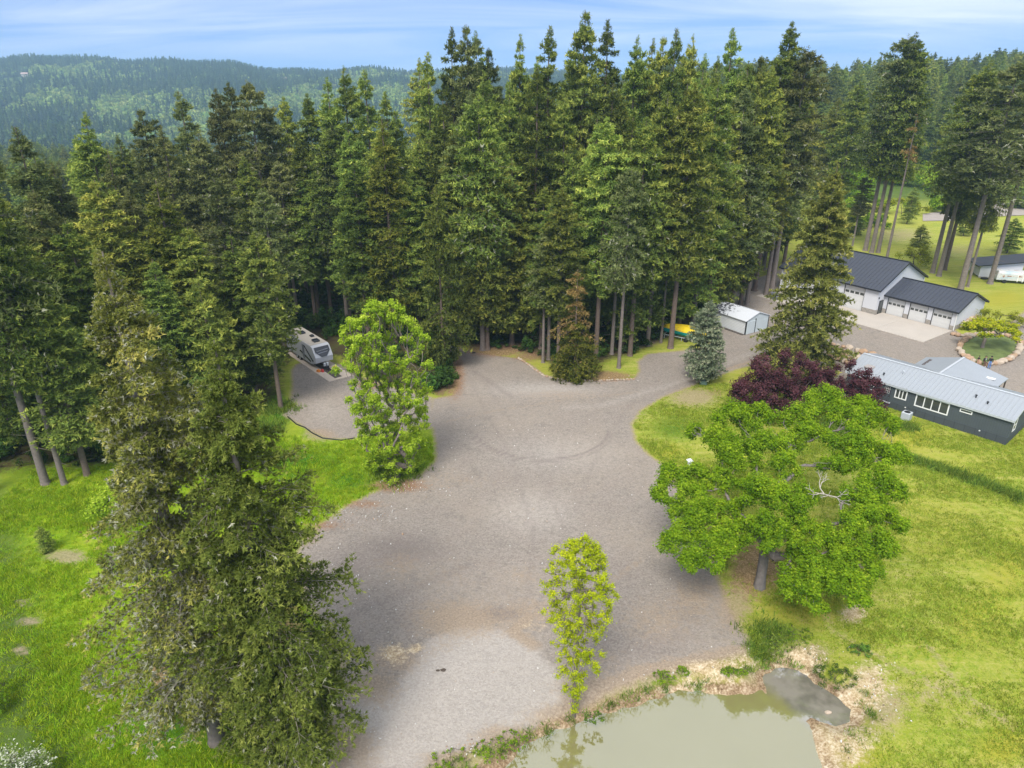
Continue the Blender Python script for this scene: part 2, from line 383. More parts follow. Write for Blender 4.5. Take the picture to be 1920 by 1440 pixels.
LINES = [([(866,680),(905,760),(960,860),(1000,1000),(990,1120)], .35, 'track', .5), ([(880,676),(930,750),(1000,850),(1060,1000),(1060,1120)], .35, 'track', .45), ([(1420,668),(1300,712),(1180,760),(1120,850),(1080,960)], .35, 'track', .45), ([(1400,662),(1280,700),(1140,742),(1060,830),(1010,950)], .35, 'track', .4), ([(840,790),(930,770),(1060,750),(1200,735)], .4, 'dirt', .45), ([(1200,1050),(1120,1110),(1000,1180)], .4, 'dirt', .5), ([(990,1160),(960,1185),(1000,1210)], .5, 'dirt', .9), ([(1060,1330),(1200,1262),(1290,1244),(1390,1222)], .7, 'dirt', .9), ([(1670,846),(1730,868),(1800,890),(1870,915),(1930,940),(2050,985)], 1.2, 'lush', 1.0), ([(1480,1000),(1560,1180),(1640,1230),(1760,1290),(1900,1350)], .5, 'dirt', .5), ([(1740,1210),(1800,1290),(1900,1370)], .35, 'dirt', .55), ([(1700,640),(1760,700)], .3, 'track', .3),
 ([(1430,655),(1380,672),(1330,700),(1210,735),(1130,760),(1060,765)], .9, 'pale', .38), ([(1430,672),(1370,690),(1300,715)], .35, 'dirt', .8), ([(600,1180),(760,1110),(880,1060)], .8, 'track', .5), ([(640,1330),(760,1240),(900,1180),(1100,1160)], 1.0, 'dirt', .45), ([(850,660),(880,690),(960,745)], .5, 'track', .6)]
CH = ['gravel', 'dirt', 'litter', 'lush', 'dry', 'floor', 'pale', 'clay', 'track', 'bankd', 'field', 'near']
def height(x, y):
    x, y = np.asarray(x, float), np.asarray(y, float)
    yy = np.maximum(y, 1.0)
    a = x/yy
    hl = np.interp(y, [160, 225, 300, 800, 1150, 1500, 2000, 2600, 4000], [0, -14, -24, -65, -50, -10, 24, 20, 10])
    hl = hl + smooth(-0.22, -0.52, a)*smooth(1300, 2000, y)*30
    hl = hl + smooth(1000, 1700, y)*(np.sin(a*31+1.0)*4 + np.sin(a*70+y*0.004)*3)
    hr = np.interp(y, [215, 330, 480, 700, 4000], [0, 5, 13, 10, 6]) + smooth(300, 500, y)*np.sin(a*40)*2
    hr = hr + smooth(0.5, 0.72, a)*smooth(250, 480, y)*7
    w = smooth(-0.02, 0.22, a)
    h = hl*(1-w) + hr*w
    return h*smooth(150, 190, y)
def classify(x, y):
    P = np.stack([x, y], 1)
    c = {k: np.zeros(len(P)) for k in CH}
    near = (x > -80) & (x < 110) & (y > 10) & (y < 230)
    Q = P[near]
    r = {k: np.zeros(len(Q)) for k in CH}
    d = np.minimum(sdf_box(Q, YARD, 3), sdf_box(Q, LOT, 3))
    ring = sdf_box(Q, RING, 2)
    d = np.maximum(d, -ring)
    r['sd'] = d
    r['gravel'] = np.clip(0.5 - d/2.0, 0, 1)
    dp = sdf_box(Q, POND, 5)
    r['pond'] = dp
    r['bankd'] = np.clip(1 - np.abs(dp + 0.1)/1.3, 0, 1)
    r['floor'] = np.maximum(np.clip(0.5 - sdf_box(Q, FLOOR, 4)/4.0, 0, 1), 0.8*np.clip(0.5 - sdf_box(Q, LEFTF, 4)/6.0, 0, 1))
    for (px, py, rx, ry, ch, s) in BLOBS:
        cx_, cy_ = G(px, py)
        wx = abs(G(px+rx, py)[0] - cx_)
        wy = abs(G(px, py-ry)[1] - G(px, py+ry)[1])*0.5
        k = cx_/cy_                                    # patches follow the view ray a little, like the row they lie on
        v = s*np.exp(-((((Q[:, 0]-cx_) - k*(Q[:, 1]-cy_))/wx)**2 + ((Q[:, 1]-cy_)/wy)**2)*0.9)
        r[ch] = np.maximum(r[ch], v)
    for (pl, wd, ch, s) in LINES:
        W2 = np.array([G(*p_) for p_ in pl]); dm = np.full(len(Q), 1e9)
        for a_, b_ in zip(W2[:-1], W2[1:]):
            e_ = b_-a_; w_ = Q-a_; t_ = np.clip((w_@e_)/(e_@e_), 0, 1); dm = np.minimum(dm, np.hypot(*(w_-t_[:, None]*e_).T))
        r[ch] = np.maximum(r[ch], s*np.exp(-(dm/wd)**2*.7))
    dpl = sdf_box(Q, PALE, 3)
    r['pale'] = np.maximum(r['pale'], .72*smooth(.7, -.7, dpl))
    r['track'] *= smooth(-.6, .4, dpl)
    # turning-circle tyre marks on the yard
    for (px, py, ra, wd, s) in ((1015,800,7.2,.28,.75),(1015,800,7.8,.22,.6),(1030,795,5.2,.3,.4),(1015,800,9.3,.35,.35),(960,905,9,.3,.3),(1140,1000,11,.3,.3),(700,1000,14,.35,.35)):
        cx_, cy_ = G(px, py)
        rr = np.hypot(Q[:, 0]-cx_, (Q[:, 1]-cy_)*1.02)
        ang = np.arctan2(Q[:, 1]-cy_, Q[:, 0]-cx_)
        r['track'] = np.maximum(r['track'], s*np.exp(-((rr-ra)/wd)**2)*smooth(0.4, -0.4, np.sin(ang)))
    r['gx'] = np.zeros(len(Q))
    c.update({k: np.zeros(len(P)) for k in ('sd', 'pond')})
    c['sd'][:] = 99; c['pond'][:] = 99
    for k in list(CH) + ['sd', 'pond']: c[k][near] = r[k]
    # open meadow: the field behind the left stand and the lawn on the right
    a = x/np.maximum(y, 1)
    c['field'] = np.clip(smooth(-0.9, -0.8, a), 0, 1)*smooth(225, 205, y)
    c['near'] = smooth(90, 60, y)*smooth(6, -6, x)           # lusher, longer grass on the left meadow
    return c

def axis(lo, hi, step, far, n, grow):
    mid = np.arange(lo, hi + 1e-6, step)
    up, v, s = [], hi, step
    while v < far: s *= grow; v += s; up.append(v)
    return mid, np.array(up)
mx_, upx = axis(-52, 82, 0.42, 2600, 60, 1.17)
_, dnx = axis(0, 52, 0.42, 2600, 60, 1.17)
xs = np.concatenate([-dnx[::-1], mx_, upx])
my_, upy = axis(19, 128, 0.42, 2650, 60, 1.10)
dny, v_, s_ = [], 19.0, 0.42
while v_ > -600: s_ *= 1.3; v_ -= s_; dny.append(v_)
ys = np.concatenate([np.array(dny)[::-1], my_, upy])
X, Y = np.meshgrid(xs, ys)
gx, gy = X.ravel(), Y.ravel()
CL = classify(gx, gy)
rng = np.random.default_rng(5)
def wavy(x, y, f, seed=0):
    r_ = np.random.default_rng(seed); o = 0
    for k in range(5):
        th = r_.uniform(0, 2*math.pi); ff = f*r_.uniform(0.6, 1.8)
        o = o + np.sin((x*math.cos(th) + y*math.sin(th))*ff + r_.uniform(0, 6))
    return o/5
Z = height(gx, gy)
Z = Z + 0.10*wavy(gx, gy, 0.35, 1)*smooth(0.6, 0.2, CL['gravel'])*smooth(150, 60, gy) + 0.03*wavy(gx, gy, 0.5, 2)
pd = CL['pond'] + 0.38*wavy(gx, gy, 1.3, 3) + 0.28*wavy(gx, gy, 3.4, 4)
Z = np.where(pd < 4, Z*smooth(0.5, 4, pd) + WATER_Z + (0.02 - WATER_Z)*smooth(-0.1, 1.7, pd) - 0.9*smooth(0.15, -1.6, pd) - 0.05*(pd < 0), Z)
nx, ny = len(xs), len(ys)
idx = np.arange(nx*ny).reshape(ny, nx)
quads = np.stack([idx[:-1, :-1], idx[:-1, 1:], idx[1:, 1:], idx[1:, :-1]], -1).reshape(-1, 4)
fg = CL['gravel'][quads].mean(1) + 0.10*wavy(gx, gy, 2.2, 6)[quads].mean(1)
fpd = CL['pond'][quads].mean(1)
fy = gy[quads].mean(1)
cls = np.where(fpd < 1.1, 2, np.where(fg > 0.5, 1, 0))

def terrain_material():
    m, t, o = mat('terrain')
    geo = N(t, 'ShaderNodeNewGeometry')
    P = geo.outputs['Position']
    A = []
    for nm in ('maskA', 'maskB', 'maskC', 'maskD'):
        a = N(t, 'ShaderNodeAttribute'); a.attribute_name = nm
        s = N(t, 'ShaderNodeSeparateColor'); t.links.new(a.outputs['Color'], s.inputs[0])
        A += [s.outputs[0], s.outputs[1], s.outputs[2]]
    C_ = dict(zip(CH, A))
    nA = noise(t, P, 0.5, 5, 0.6)
    nB = noise(t, P, 2.2, 5, 0.65)
    nC = noise(t, P, 7.0, 5, 0.72)
    nF = noise(t, P, 3.6, 4, 0.7)
    nD = noise(t, P, 0.09, 4, 0.55)
    nE = noise(t, P, 28.0, 2, 0.6)
    # mowing streaks
    mp = N(t, 'ShaderNodeMapping'); mp.inputs['Rotation'].default_value = (0, 0, 0.5); mp.inputs['Scale'].default_value = (0.25, 1.6, 1)
    t.links.new(P, mp.inputs[0])
    nS = noise(t, mp.outputs[0], 0.7, 4, 0.6, 0.6)
    brk = mth(t, 'ADD', mth(t, 'MULTIPLY', mth(t, 'SUBTRACT', nB, 0.5), 1.0), mth(t, 'MULTIPLY', mth(t, 'SUBTRACT', nC, 0.5), 0.55))
    def cut(ch, lo=0.33, hi=0.62, k=1.0):
        v = mth(t, 'ADD', C_[ch], mth(t, 'MULTIPLY', brk, k))
        n = N(t, 'ShaderNodeMapRange'); n.interpolation_type = 'SMOOTHSTEP'
        t.links.new(v, n.inputs[0]); n.inputs[1].default_value = lo; n.inputs[2].default_value = hi
        # nothing where the mask itself is empty
        return mth(t, 'MULTIPLY', n.outputs[0], mth(t, 'MULTIPLY', C_[ch], 8.0, clamp=True))
    g_near = ramp(t, mth(t, 'ADD', mth(t, 'MULTIPLY', nB, 0.6), mth(t, 'MULTIPLY', nA, 0.5)), [(0.36, (0.099, 0.196, 0.008)), (0.50, (0.172, 0.303, 0.010)), (0.62, (0.264, 0.370, 0.018)), (0.78, (0.409, 0.426, 0.040))])
    g_lawn = ramp(t, mth(t, 'ADD', mth(t, 'ADD', mth(t, 'MULTIPLY', nS, 0.40), mth(t, 'MULTIPLY', nB, 0.25)), mth(t, 'MULTIPLY', nC, 0.37)), [(0.38, (0.14, 0.22, 0.018)), (0.47, (0.23, 0.30, 0.03)), (0.54, (0.34, 0.36, 0.06)), (0.62, (0.44, 0.40, 0.14))])
    grass = mixc(t, C_['near'], g_lawn, g_near)
    dv = N(t, 'ShaderNodeVectorMath', operation='DISTANCE'); t.links.new(P, dv.inputs[0]); dv.inputs[1].default_value = (*G(1560, 1290), 0)
    wv_ = mth(t, 'SINE', mth(t, 'ADD', mth(t, 'MULTIPLY', dv.outputs['Value'], 4.6), mth(t, 'MULTIPLY', nA, 7.0)))
    mow = mth(t, 'MULTIPLY', mth(t, 'ADD', mth(t, 'MULTIPLY', wv_, 0.5), 0.5), ramp(t, nD, [(0.40, 0.0), (0.6, 0.42)]))
    g_lawn = mixc(t, mow, g_lawn, (0.44, 0.40, 0.12))
    g_lawn = mixc(t, ramp(t, nF, [(0.50, 0.0), (0.64, 0.32)]), g_lawn, (0.42, 0.38, 0.15))
    g_lawn = mixc(t, ramp(t, nF, [(0.34, 0.16), (0.46, 0.0)]), g_lawn, (0.15, 0.24, 0.02))
    grass = mixc(t, C_['near'], g_lawn, g_near)
    grass = mixc(t, ramp(t, nD, [(0.35, 0.0), (0.65, 0.45)]), grass, (0.30, 0.30, 0.03))
    grass = mixc(t, cut('lush', 0.2, 0.9, 0.4), grass, (0.055, 0.15, 0.008))
    grass = mixc(t, mth(t, 'MULTIPLY', cut('dry', 0.2, 0.9, 0.7), 0.75), grass, (0.36, 0.33, 0.035))
    # thin scars of bare earth all over
    grass = mixc(t, mth(t, 'MULTIPLY', ramp(t, mth(t, 'ADD', mth(t, 'MULTIPLY', nA, 0.6), mth(t, 'MULTIPLY', nC, 0.4)), [(0.58, 0.0), (0.70, 0.55)]), 1.0), grass, (0.30, 0.24, 0.12))
    far_g = mixc(t, nA, (0.05, 0.09, 0.02), (0.12, 0.17, 0.03))
    grass = mixc(t, C_['field'], far_g, grass)
    fl = ramp(t, mth(t, 'ADD', mth(t, 'MULTIPLY', nA, 0.55), mth(t, 'MULTIPLY', nC, 0.45)), [(0.38, (0.045, 0.030, 0.018)), (0.52, (0.075, 0.060, 0.028)), (0.64, (0.075, 0.12, 0.018))])
    col = mixc(t, cut('floor', 0.3, 0.7, 0.8), grass, fl)
    # gravel
    vor = N(t, 'ShaderNodeTexVoronoi'); vor.inputs['Scale'].default_value = 9.0; t.links.new(P, vor.inputs['Vector'])
    sv = N(t, 'ShaderNodeSeparateColor'); t.links.new(vor.outputs['Color'], sv.inputs[0])
    stone = mth(t, 'ADD', mth(t, 'MULTIPLY', sv.outputs[0], 0.5), mth(t, 'MULTIPLY', nE, 0.55))
    gr = ramp(t, stone, [(0.2, (0.205, 0.176, 0.148)), (0.5, (0.282, 0.247, 0.212)), (0.75, (0.338, 0.298, 0.256)), (0.95, (0.46, 0.41, 0.36))])
    gr = mixc(t, mth(t, 'MULTIPLY', ramp(t, nA, [(0.35, 0.0), (0.7, 1.0)]), 0.30), gr, (0.25, 0.200, 0.178))
    gr = mixc(t, ramp(t, mth(t, 'ADD', mth(t, 'MULTIPLY', nD, 0.6), mth(t, 'MULTIPLY', nB, 0.4)), [(0.46, 0.0), (0.60, 0.38)]), gr, (0.36, 0.30, 0.235))
    gr = mixc(t, ramp(t, mth(t, 'ADD', mth(t, 'MULTIPLY', nA, 0.7), mth(t, 'MULTIPLY', nB, 0.3)), [(0.34, 0.42), (0.48, 0.0)]), gr, (0.175, 0.15, 0.135))
    gr = mixc(t, mth(t, 'MULTIPLY', cut('pale', 0.15, 0.8, 0.55), 0.68), gr, mixc(t, stone, (0.37, 0.335, 0.30), (0.52, 0.475, 0.43)))
    gr = mixc(t, mth(t, 'MULTIPLY', cut('track', 0.2, 0.9, 0.7), 0.62), gr, (0.17, 0.140, 0.130))
    gs = mth(t, 'ADD', C_['gravel'], mth(t, 'MULTIPLY', brk, 0.38))
    gf = N(t, 'ShaderNodeMapRange'); gf.interpolation_type = 'SMOOTHSTEP'
    t.links.new(gs, gf.inputs[0]); gf.inputs[1].default_value = 0.40; gf.inputs[2].default_value = 0.60
    # brown leaf litter and soil along the edge of the gravel
    ed = mth(t, 'SUBTRACT', 1.0, mth(t, 'MULTIPLY', mth(t, 'ABSOLUTE', mth(t, 'SUBTRACT', gs, 0.47)), 5.5), clamp=True)
    dirt = ramp(t, nC, [(0.3, (0.20, 0.145, 0.10)), (0.5, (0.33, 0.25, 0.175)), (0.7, (0.46, 0.37, 0.27))])
    litter = ramp(t, nC, [(0.3, (0.10, 0.055, 0.032)), (0.5, (0.25, 0.145, 0.085)), (0.68, (0.46, 0.31, 0.20))])
    col = mixc(t, gf.outputs[0], col, gr)
    col = mixc(t, mth(t, 'MULTIPLY', ed, 0.62), col, dirt)
    col = mixc(t, mth(t, 'MULTIPLY', cut('dirt', 0.25, 0.75, 0.9), 0.72), col, dirt)
    col = mixc(t, mth(t, 'MULTIPLY', cut('litter', 0.25, 0.7, 0.9), 0.85), col, litter)
    clay = ramp(t, mth(t, 'ADD', mth(t, 'MULTIPLY', nC, 0.6), mth(t, 'MULTIPLY', nB, 0.4)), [(0.36, (0.24, 0.165, 0.09)), (0.47, (0.44, 0.32, 0.19)), (0.55, (0.60, 0.49, 0.33)), (0.66, (0.74, 0.66, 0.52))])
    bank = ramp(t, mth(t, 'ADD', mth(t, 'MULTIPLY', nC, 0.6), mth(t, 'MULTIPLY', nB, 0.4)), [(0.38, (0.13, 0.085, 0.045)), (0.50, (0.30, 0.205, 0.12)), (0.62, (0.52, 0.41, 0.28))])
    col = mixc(t, cut('bankd', 0.2, 0.6, 0.5), col, bank)
    col = mixc(t, mth(t, 'MULTIPLY', cut('clay', 0.25, 0.7, 1.0), 0.9), col, clay)
    p = N(t, 'ShaderNodeBsdfPrincipled')
    p.inputs['Roughness'].default_value = 0.95
    p.inputs['Specular IOR Level'].default_value = 0.1
    t.links.new(col, p.inputs['Base Color'])
    b = N(t, 'ShaderNodeBump'); b.inputs['Strength'].default_value = 0.8; b.inputs['Distance'].default_value = 0.14
    t.links.new(mth(t, 'ADD', mth(t, 'MULTIPLY', nC, 0.7), mth(t, 'MULTIPLY', nB, 0.6)), b.inputs['Height'])
    t.links.new(b.outputs[0], p.inputs['Normal'])
    t.links.new(p.outputs[0], o.inputs[0])
    return m
M['terrain'] = terrain_material()
def terrain_piece(name, fmask):
    q = quads[fmask]
    used, inv = np.unique(q, return_inverse=True)
    V = np.stack([gx[used], gy[used], Z[used]], 1)
    me = mesh_np(name, V, inv.reshape(-1, 4), [M['terrain']], smooth_sh=True)
    for k, nm in enumerate(('maskA', 'maskB', 'maskC', 'maskD')):
        a = me.attributes.new(nm, 'FLOAT_COLOR', 'POINT')
        d = np.ones((len(used), 4), dtype=np.float32)
        for j in range(3): d[:, j] = CL[CH[k*3+j]][used]
        a.data.foreach_set('color', d.ravel())
    return tag(link(name, me), kind='structure')
terrain_piece('ground', cls == 0)
terrain_piece('gravel_yard', cls == 1)
terrain_piece('pond_bank', cls == 2)

# pond water: turbid, green-grey, mirror-smooth
def water(name, c, rough, cdeep=None):
    m, t, o = mat(name)
    p = N(t, 'ShaderNodeBsdfPrincipled')
    geo = N(t, 'ShaderNodeNewGeometry')
    nz = noise(t, geo.outputs['Position'], 0.25, 3)
    t.links.new(mixc(t, nz, c, cdeep or c), p.inputs['Base Color'])
    p.inputs['Roughness'].default_value = rough
    p.inputs['Specular IOR Level'].default_value = 0.5
    p.inputs['IOR'].default_value = 1.33
    b = N(t, 'ShaderNodeBump'); b.inputs['Strength'].default_value = 0.05; b.inputs['Distance'].default_value = 0.02
    t.links.new(noise(t, geo.outputs['Position'], 4.0, 2), b.inputs['Height'])
    t.links.new(b.outputs[0], p.inputs['Normal'])
    t.links.new(p.outputs[0], o.inputs[0])
    return m
def pond_material():
    m, t, o = mat('pond_water')
    geo = N(t, 'ShaderNodeNewGeometry'); P = geo.outputs['Position']
    a_, b_ = np.array(G(1440, 1292, WATER_Z)), np.array(G(1512, 1356, WATER_Z))
    n_ = np.array([-(b_-a_)[1], (b_-a_)[0]]); n_ /= np.linalg.norm(n_)
    if n_ @ (np.array(G(1540, 1320, WATER_Z)) - a_) < 0: n_ = -n_
    dt = N(t, 'ShaderNodeVectorMath', operation='DOT_PRODUCT'); t.links.new(P, dt.inputs[0]); dt.inputs[1].default_value = (n_[0], n_[1], 0)
    mudk = 1
    f = mth(t, 'SUBTRACT', dt.outputs['Value'], float(n_ @ a_))
    f = mth(t, 'ADD', f, mth(t, 'MULTIPLY', mth(t, 'SUBTRACT', noise(t, P, 1.4, 3), 0.5), 1.2))
    f = ramp(t, mth(t, 'ADD', mth(t, 'MULTIPLY', f, 0.9), 0.35, clamp=True), [(0.0, 0.0), (0.8, 1.0)])
    mud = mixc(t, noise(t, P, 0.25, 3), (0.205, 0.190, 0.070), (0.245, 0.225, 0.095))
    bed_ = mixc(t, ramp(t, noise(t, P, 0.9, 3, 0.5), [(0.38, 0.0), (0.60, 1.0)]), (0.17, 0.155, 0.125), (0.27, 0.245, 0.20))
    p = N(t, 'ShaderNodeBsdfPrincipled')
    t.links.new(mixc(t, f, mud, bed_), p.inputs['Base Color'])
    p.inputs['Roughness'].default_value = 0.02
    p.inputs['IOR'].default_value = 2.1
    p.inputs['Specular IOR Level'].default_value = 1.0
    b = N(t, 'ShaderNodeBump'); b.inputs['Strength'].default_value = 0.06; b.inputs['Distance'].default_value = 0.015
    t.links.new(noise(t, P, 5.0, 2), b.inputs['Height']); t.links.new(b.outputs[0], p.inputs['Normal'])
    t.links.new(p.outputs[0], o.inputs[0])
    return m
M['water'] = pond_material()
lo, hi = POND.min(0) - 2, POND.max(0) + 2
split = G(1470, 1312, WATER_Z)
def sheet(name, pts, z, m):
    me = bpy.data.meshes.new(name)
    me.from_pydata([(x, y, z) for x, y in pts], [], [tuple(range(len(pts)))])
    me.materials.append(m)
    return tag(link(name, me), kind='structure')
wp = lambda *p: [G(x, y, WATER_Z) for x, y in p]
sheet('pond_water', wp((300,2400),(300,1640),(600,1500),(800,1400),(1000,1330),(1300,1270),(1425,1240),(1520,1225),(1620,1290),(1640,1360),(1620,1400),(1660,1640),(1600,2400)), WATER_Z, M['water'])
# ------------------------------------------------------------------ vegetation builders
def conifer(seed, H, R, cb, nbr, twigs, tufts, cards, cl, cw, pw=0.8, droop=0.25, up=30, low=-14, lich=0.0, gaps=0.0, tube_n=3, irr=0.30, lean=0.0, ub=1.15, wood=1.0, hang=0.0, spread=0.75, tb=0.0, jit=0.10):
    r = np.random.default_rng(seed)
    u = np.sort(r.random(nbr)**ub)
    hb = H*(cb + (1-cb)*u*0.985)
    kp = 2.3/pw - 0.5
    prof = (1-np.exp(-kp*(1-u)))/(1-math.exp(-kp))*(0.55 + 0.45*smooth(0, 0.14, u)) + 0.008
    az = np.arange(nbr)*2.39996 + r.normal(0, 0.35, nbr)
    side_irr = 1 + irr*np.sin(az*1 + u*3 + r.uniform(0, 6))*0.45 + irr*0.45*np.sin(az*2 - u*5 + r.uniform(0, 6))
    L = R*prof*side_irr*r.uniform(1-irr, 1+irr*0.55, nbr)
    if gaps: L = L*np.where(r.random(nbr) < gaps, r.uniform(0.2, 0.55, nbr), 1)
    L = np.minimum(np.maximum(L, 0.012*R + 0.10), 1.18*R)
    rel = np.minimum(1, L/(0.40*R))
    e = np.radians(low + (up-low)*u**1.6 + r.normal(0, 7, nbr))
    out = np.stack([np.cos(az), np.sin(az), np.zeros(nbr)], 1)
    lat = np.stack([-np.sin(az), np.cos(az), np.zeros(nbr)], 1)
    z = np.array([0, 0, 1.0])
    bx = 0.006*H*np.sin(hb/H*5 + r.uniform(0, 6)) + lean*hb
    bend = r.normal(0, 0.10, nbr)
    def axis_pos(b, t):
        Lb, eb = L[b], e[b]
        rad = Lb*t*np.cos(eb)
        zz = hb[b] + Lb*(np.sin(eb)*t - droop*t**2 + droop*0.55*t**3)
        return out[b]*rad[:, None] + lat[b]*(Lb*bend[b]*np.sin(t*3.0))[:, None] + z*zz[:, None] + np.stack([bx[b], 0*rad, 0*rad], 1)
    nb = np.repeat(np.arange(nbr), twigs)
    kk = np.tile(np.arange(twigs), nbr)
    keep = r.random(len(nb)) < 0.35 + 0.65*rel[nb]
    nb, kk = nb[keep], kk[keep]
    t = np.minimum(0.14 + 0.86*((kk + r.random(len(nb))*0.8)/twigs), 1)
    side = np.where(kk % 2 == 0, 1.0, -1.0)
    tl = (L[nb]*0.38*(1.06-t)**0.7 + 0.07*L[nb] + 0.05*rel[nb])*r.uniform(0.6, 1.25, len(nb))
    base = axis_pos(nb, t)
    tdir = out[nb]*r.uniform(0.45, 0.95, len(nb))[:, None] + lat[nb]*(side*r.uniform(0.35, 1.0, len(nb)))[:, None] + z*(np.sin(e[nb])*0.6 + r.normal(0, 0.18, len(nb)) - hang*r.random(len(nb)))[:, None]
    tdir /= np.linalg.norm(tdir, axis=1, keepdims=True)
    nt = np.repeat(np.arange(len(nb)), tufts)
    uu = (np.tile(np.arange(tufts), len(nb)) + r.uniform(0.3, 1.0, len(nt)))/tufts
    tc_ = base[nt] + tdir[nt]*(uu*tl[nt])[:, None] - z*((0.30*droop/0.25)*uu**2*tl[nt])[:, None] + r.normal(0, jit*cl/0.4, (len(nt), 3))
    ttone = r.normal(0, 0.13, len(nt))
    nf = np.repeat(np.arange(len(nt)), cards)
    m = len(nf); bi = nb[nt[nf]]
    sz = r.uniform(0.6, 1.35, m)*(0.20 + 0.80*rel[bi])
    cd = tdir[nt[nf]]*0.55 + r.normal(0, spread, (m, 3)) + z*0.12 + out[bi]*0.15
    cd /= np.linalg.norm(cd, axis=1, keepdims=True)
    p = tc_[nf] + r.normal(0, 0.10*cl, (m, 3))
    upv = z + r.normal(0, 0.6, (m, 3)) + out[bi]*0.3
    wv = np.cross(cd, upv); wv /= np.linalg.norm(wv, axis=1, keepdims=True) + 1e-9
    a = p - wv*(cw*0.5*sz)[:, None]; b = p + wv*(cw*0.5*sz)[:, None]; c = p + cd*(cl*sz)[:, None]
    V = np.stack([a, b, c], 1).reshape(-1, 3)
    F = np.arange(3*m).reshape(-1, 3)
    btone = r.normal(0, 0.09, nbr)
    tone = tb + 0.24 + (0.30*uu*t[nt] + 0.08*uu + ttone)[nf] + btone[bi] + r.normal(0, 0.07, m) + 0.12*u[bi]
    tl_ = r.random(len(nt)) < lich*(1.35 - u[nb[nt]])
    midx = tl_[nf].astype(int)
    seg = np.array([0, 0.25, 0.5, 0.75, 0.93])
    ab = np.repeat(np.arange(nbr), 4)
    ts0, ts1 = np.tile(seg[:-1], nbr), np.tile(seg[1:], nbr)
    rb = (0.010 + 0.009*L[ab])*wood
    BV, BF = tubes_np(axis_pos(ab, ts0), axis_pos(ab, ts1), rb*(1-ts0*0.85), rb*(1-ts1*0.85), tube_n)
    if tube_n > 3:      # twigs show on the nearest trees
        k = r.random(len(nb)) < 0.6
        V2, F2 = tubes_np(base[k], base[k] + tdir[k]*(tl[k]*0.8)[:, None] - z*((0.19*droop/0.25)*tl[k])[:, None], np.full(k.sum(), 0.016), np.full(k.sum(), 0.006), 3)
        BF = np.concatenate([BF, F2 + len(BV)]); BV = np.concatenate([BV, V2])
    return dict(V=V, F=F, tone=tone, midx=midx, BV=BV, BF=BF)
def trunk_mesh(name, H, r0, m, stubs=0, cb=0.3, seed=1, n=9, extra=None, lean=0.0, top=0.985, wob=0.0):
    r = np.random.default_rng(seed)
    hs = np.concatenate([[-0.4, 0.0, 0.35, 1.0], np.linspace(0.08, top, 14)*H])
    hs = np.unique(hs)
    rad = np.interp(hs, [-0.4, 0, 0.35, 1.2, H*0.5, H], [r0*1.6, r0*1.35, r0*1.12, r0, r0*0.62, r0*0.06])
    px = lean*hs + wob*np.sin(hs*0.4)
    P = np.stack([px, wob*np.cos(hs*0.31), hs], 1)
    V1, F1 = tubes_np(P[:-1], P[1:], rad[:-1], rad[1:], n)
    Vs, Fs = [V1], [F1]
    if stubs:
        hh = r.uniform(0.06, max(0.10, cb*1.1), stubs)*H
        az = r.uniform(0, 6.28, stubs); L = r.uniform(0.5, 2.6, stubs)*np.minimum(1, H/25)
        a = np.stack([lean*hh, 0*hh, hh], 1)
        b = a + np.stack([np.cos(az)*L, np.sin(az)*L, r.uniform(-0.5, 0.1, stubs)*L], 1)
        V2, F2 = tubes_np(a, b, np.full(stubs, 0.035), np.full(stubs, 0.01), 3)
        Fs.append(F2 + len(V1)); Vs.append(V2)
    if extra is not None:
        o = sum(len(v) for v in Vs)
        Vs.append(extra[0]); Fs.append(extra[1] + o)
    return mesh_np(name, np.concatenate(Vs), np.concatenate(Fs), [m], smooth_sh=True)

class Variant:
    def __init__(s, name, seed, H, R, cb, needles, bark, r0=None, stubs=14, **kw):
        c = conifer(seed, H, R, cb, **kw)
        s.H, s.R = H, R
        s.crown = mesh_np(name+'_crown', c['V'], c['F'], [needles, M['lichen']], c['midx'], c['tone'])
        s.trunk = trunk_mesh(name+'_trunk', H, r0 or H*0.0105, bark, stubs, max(cb, 0.15), seed, extra=(c['BV'], c['BF']), lean=kw.get('lean', 0.0))
def zg(x, y):
    return float(height(np.array([x]), np.array([y]))[0])
tree_rng = random.Random(11)
def put(v, name, label, cat, x, y, H, Rs, group=None, needles=None, rz=None):
    """one tree: empty at the foot, crown and trunk meshes under it"""
    sz = H/v.H; sx = Rs*1.02/v.R
    o = thing(name, label, cat, (x, y, zg(x, y)), tree_rng.uniform(0, 6.283) if rz is None else rz, group, (sx, sx, sz))
    c = link('crown', v.crown, o)
    if needles is not None:
        c.material_slots[0].link = 'OBJECT'
        c.material_slots[0].material = needles
    link('trunk', v.trunk, o)
    return o

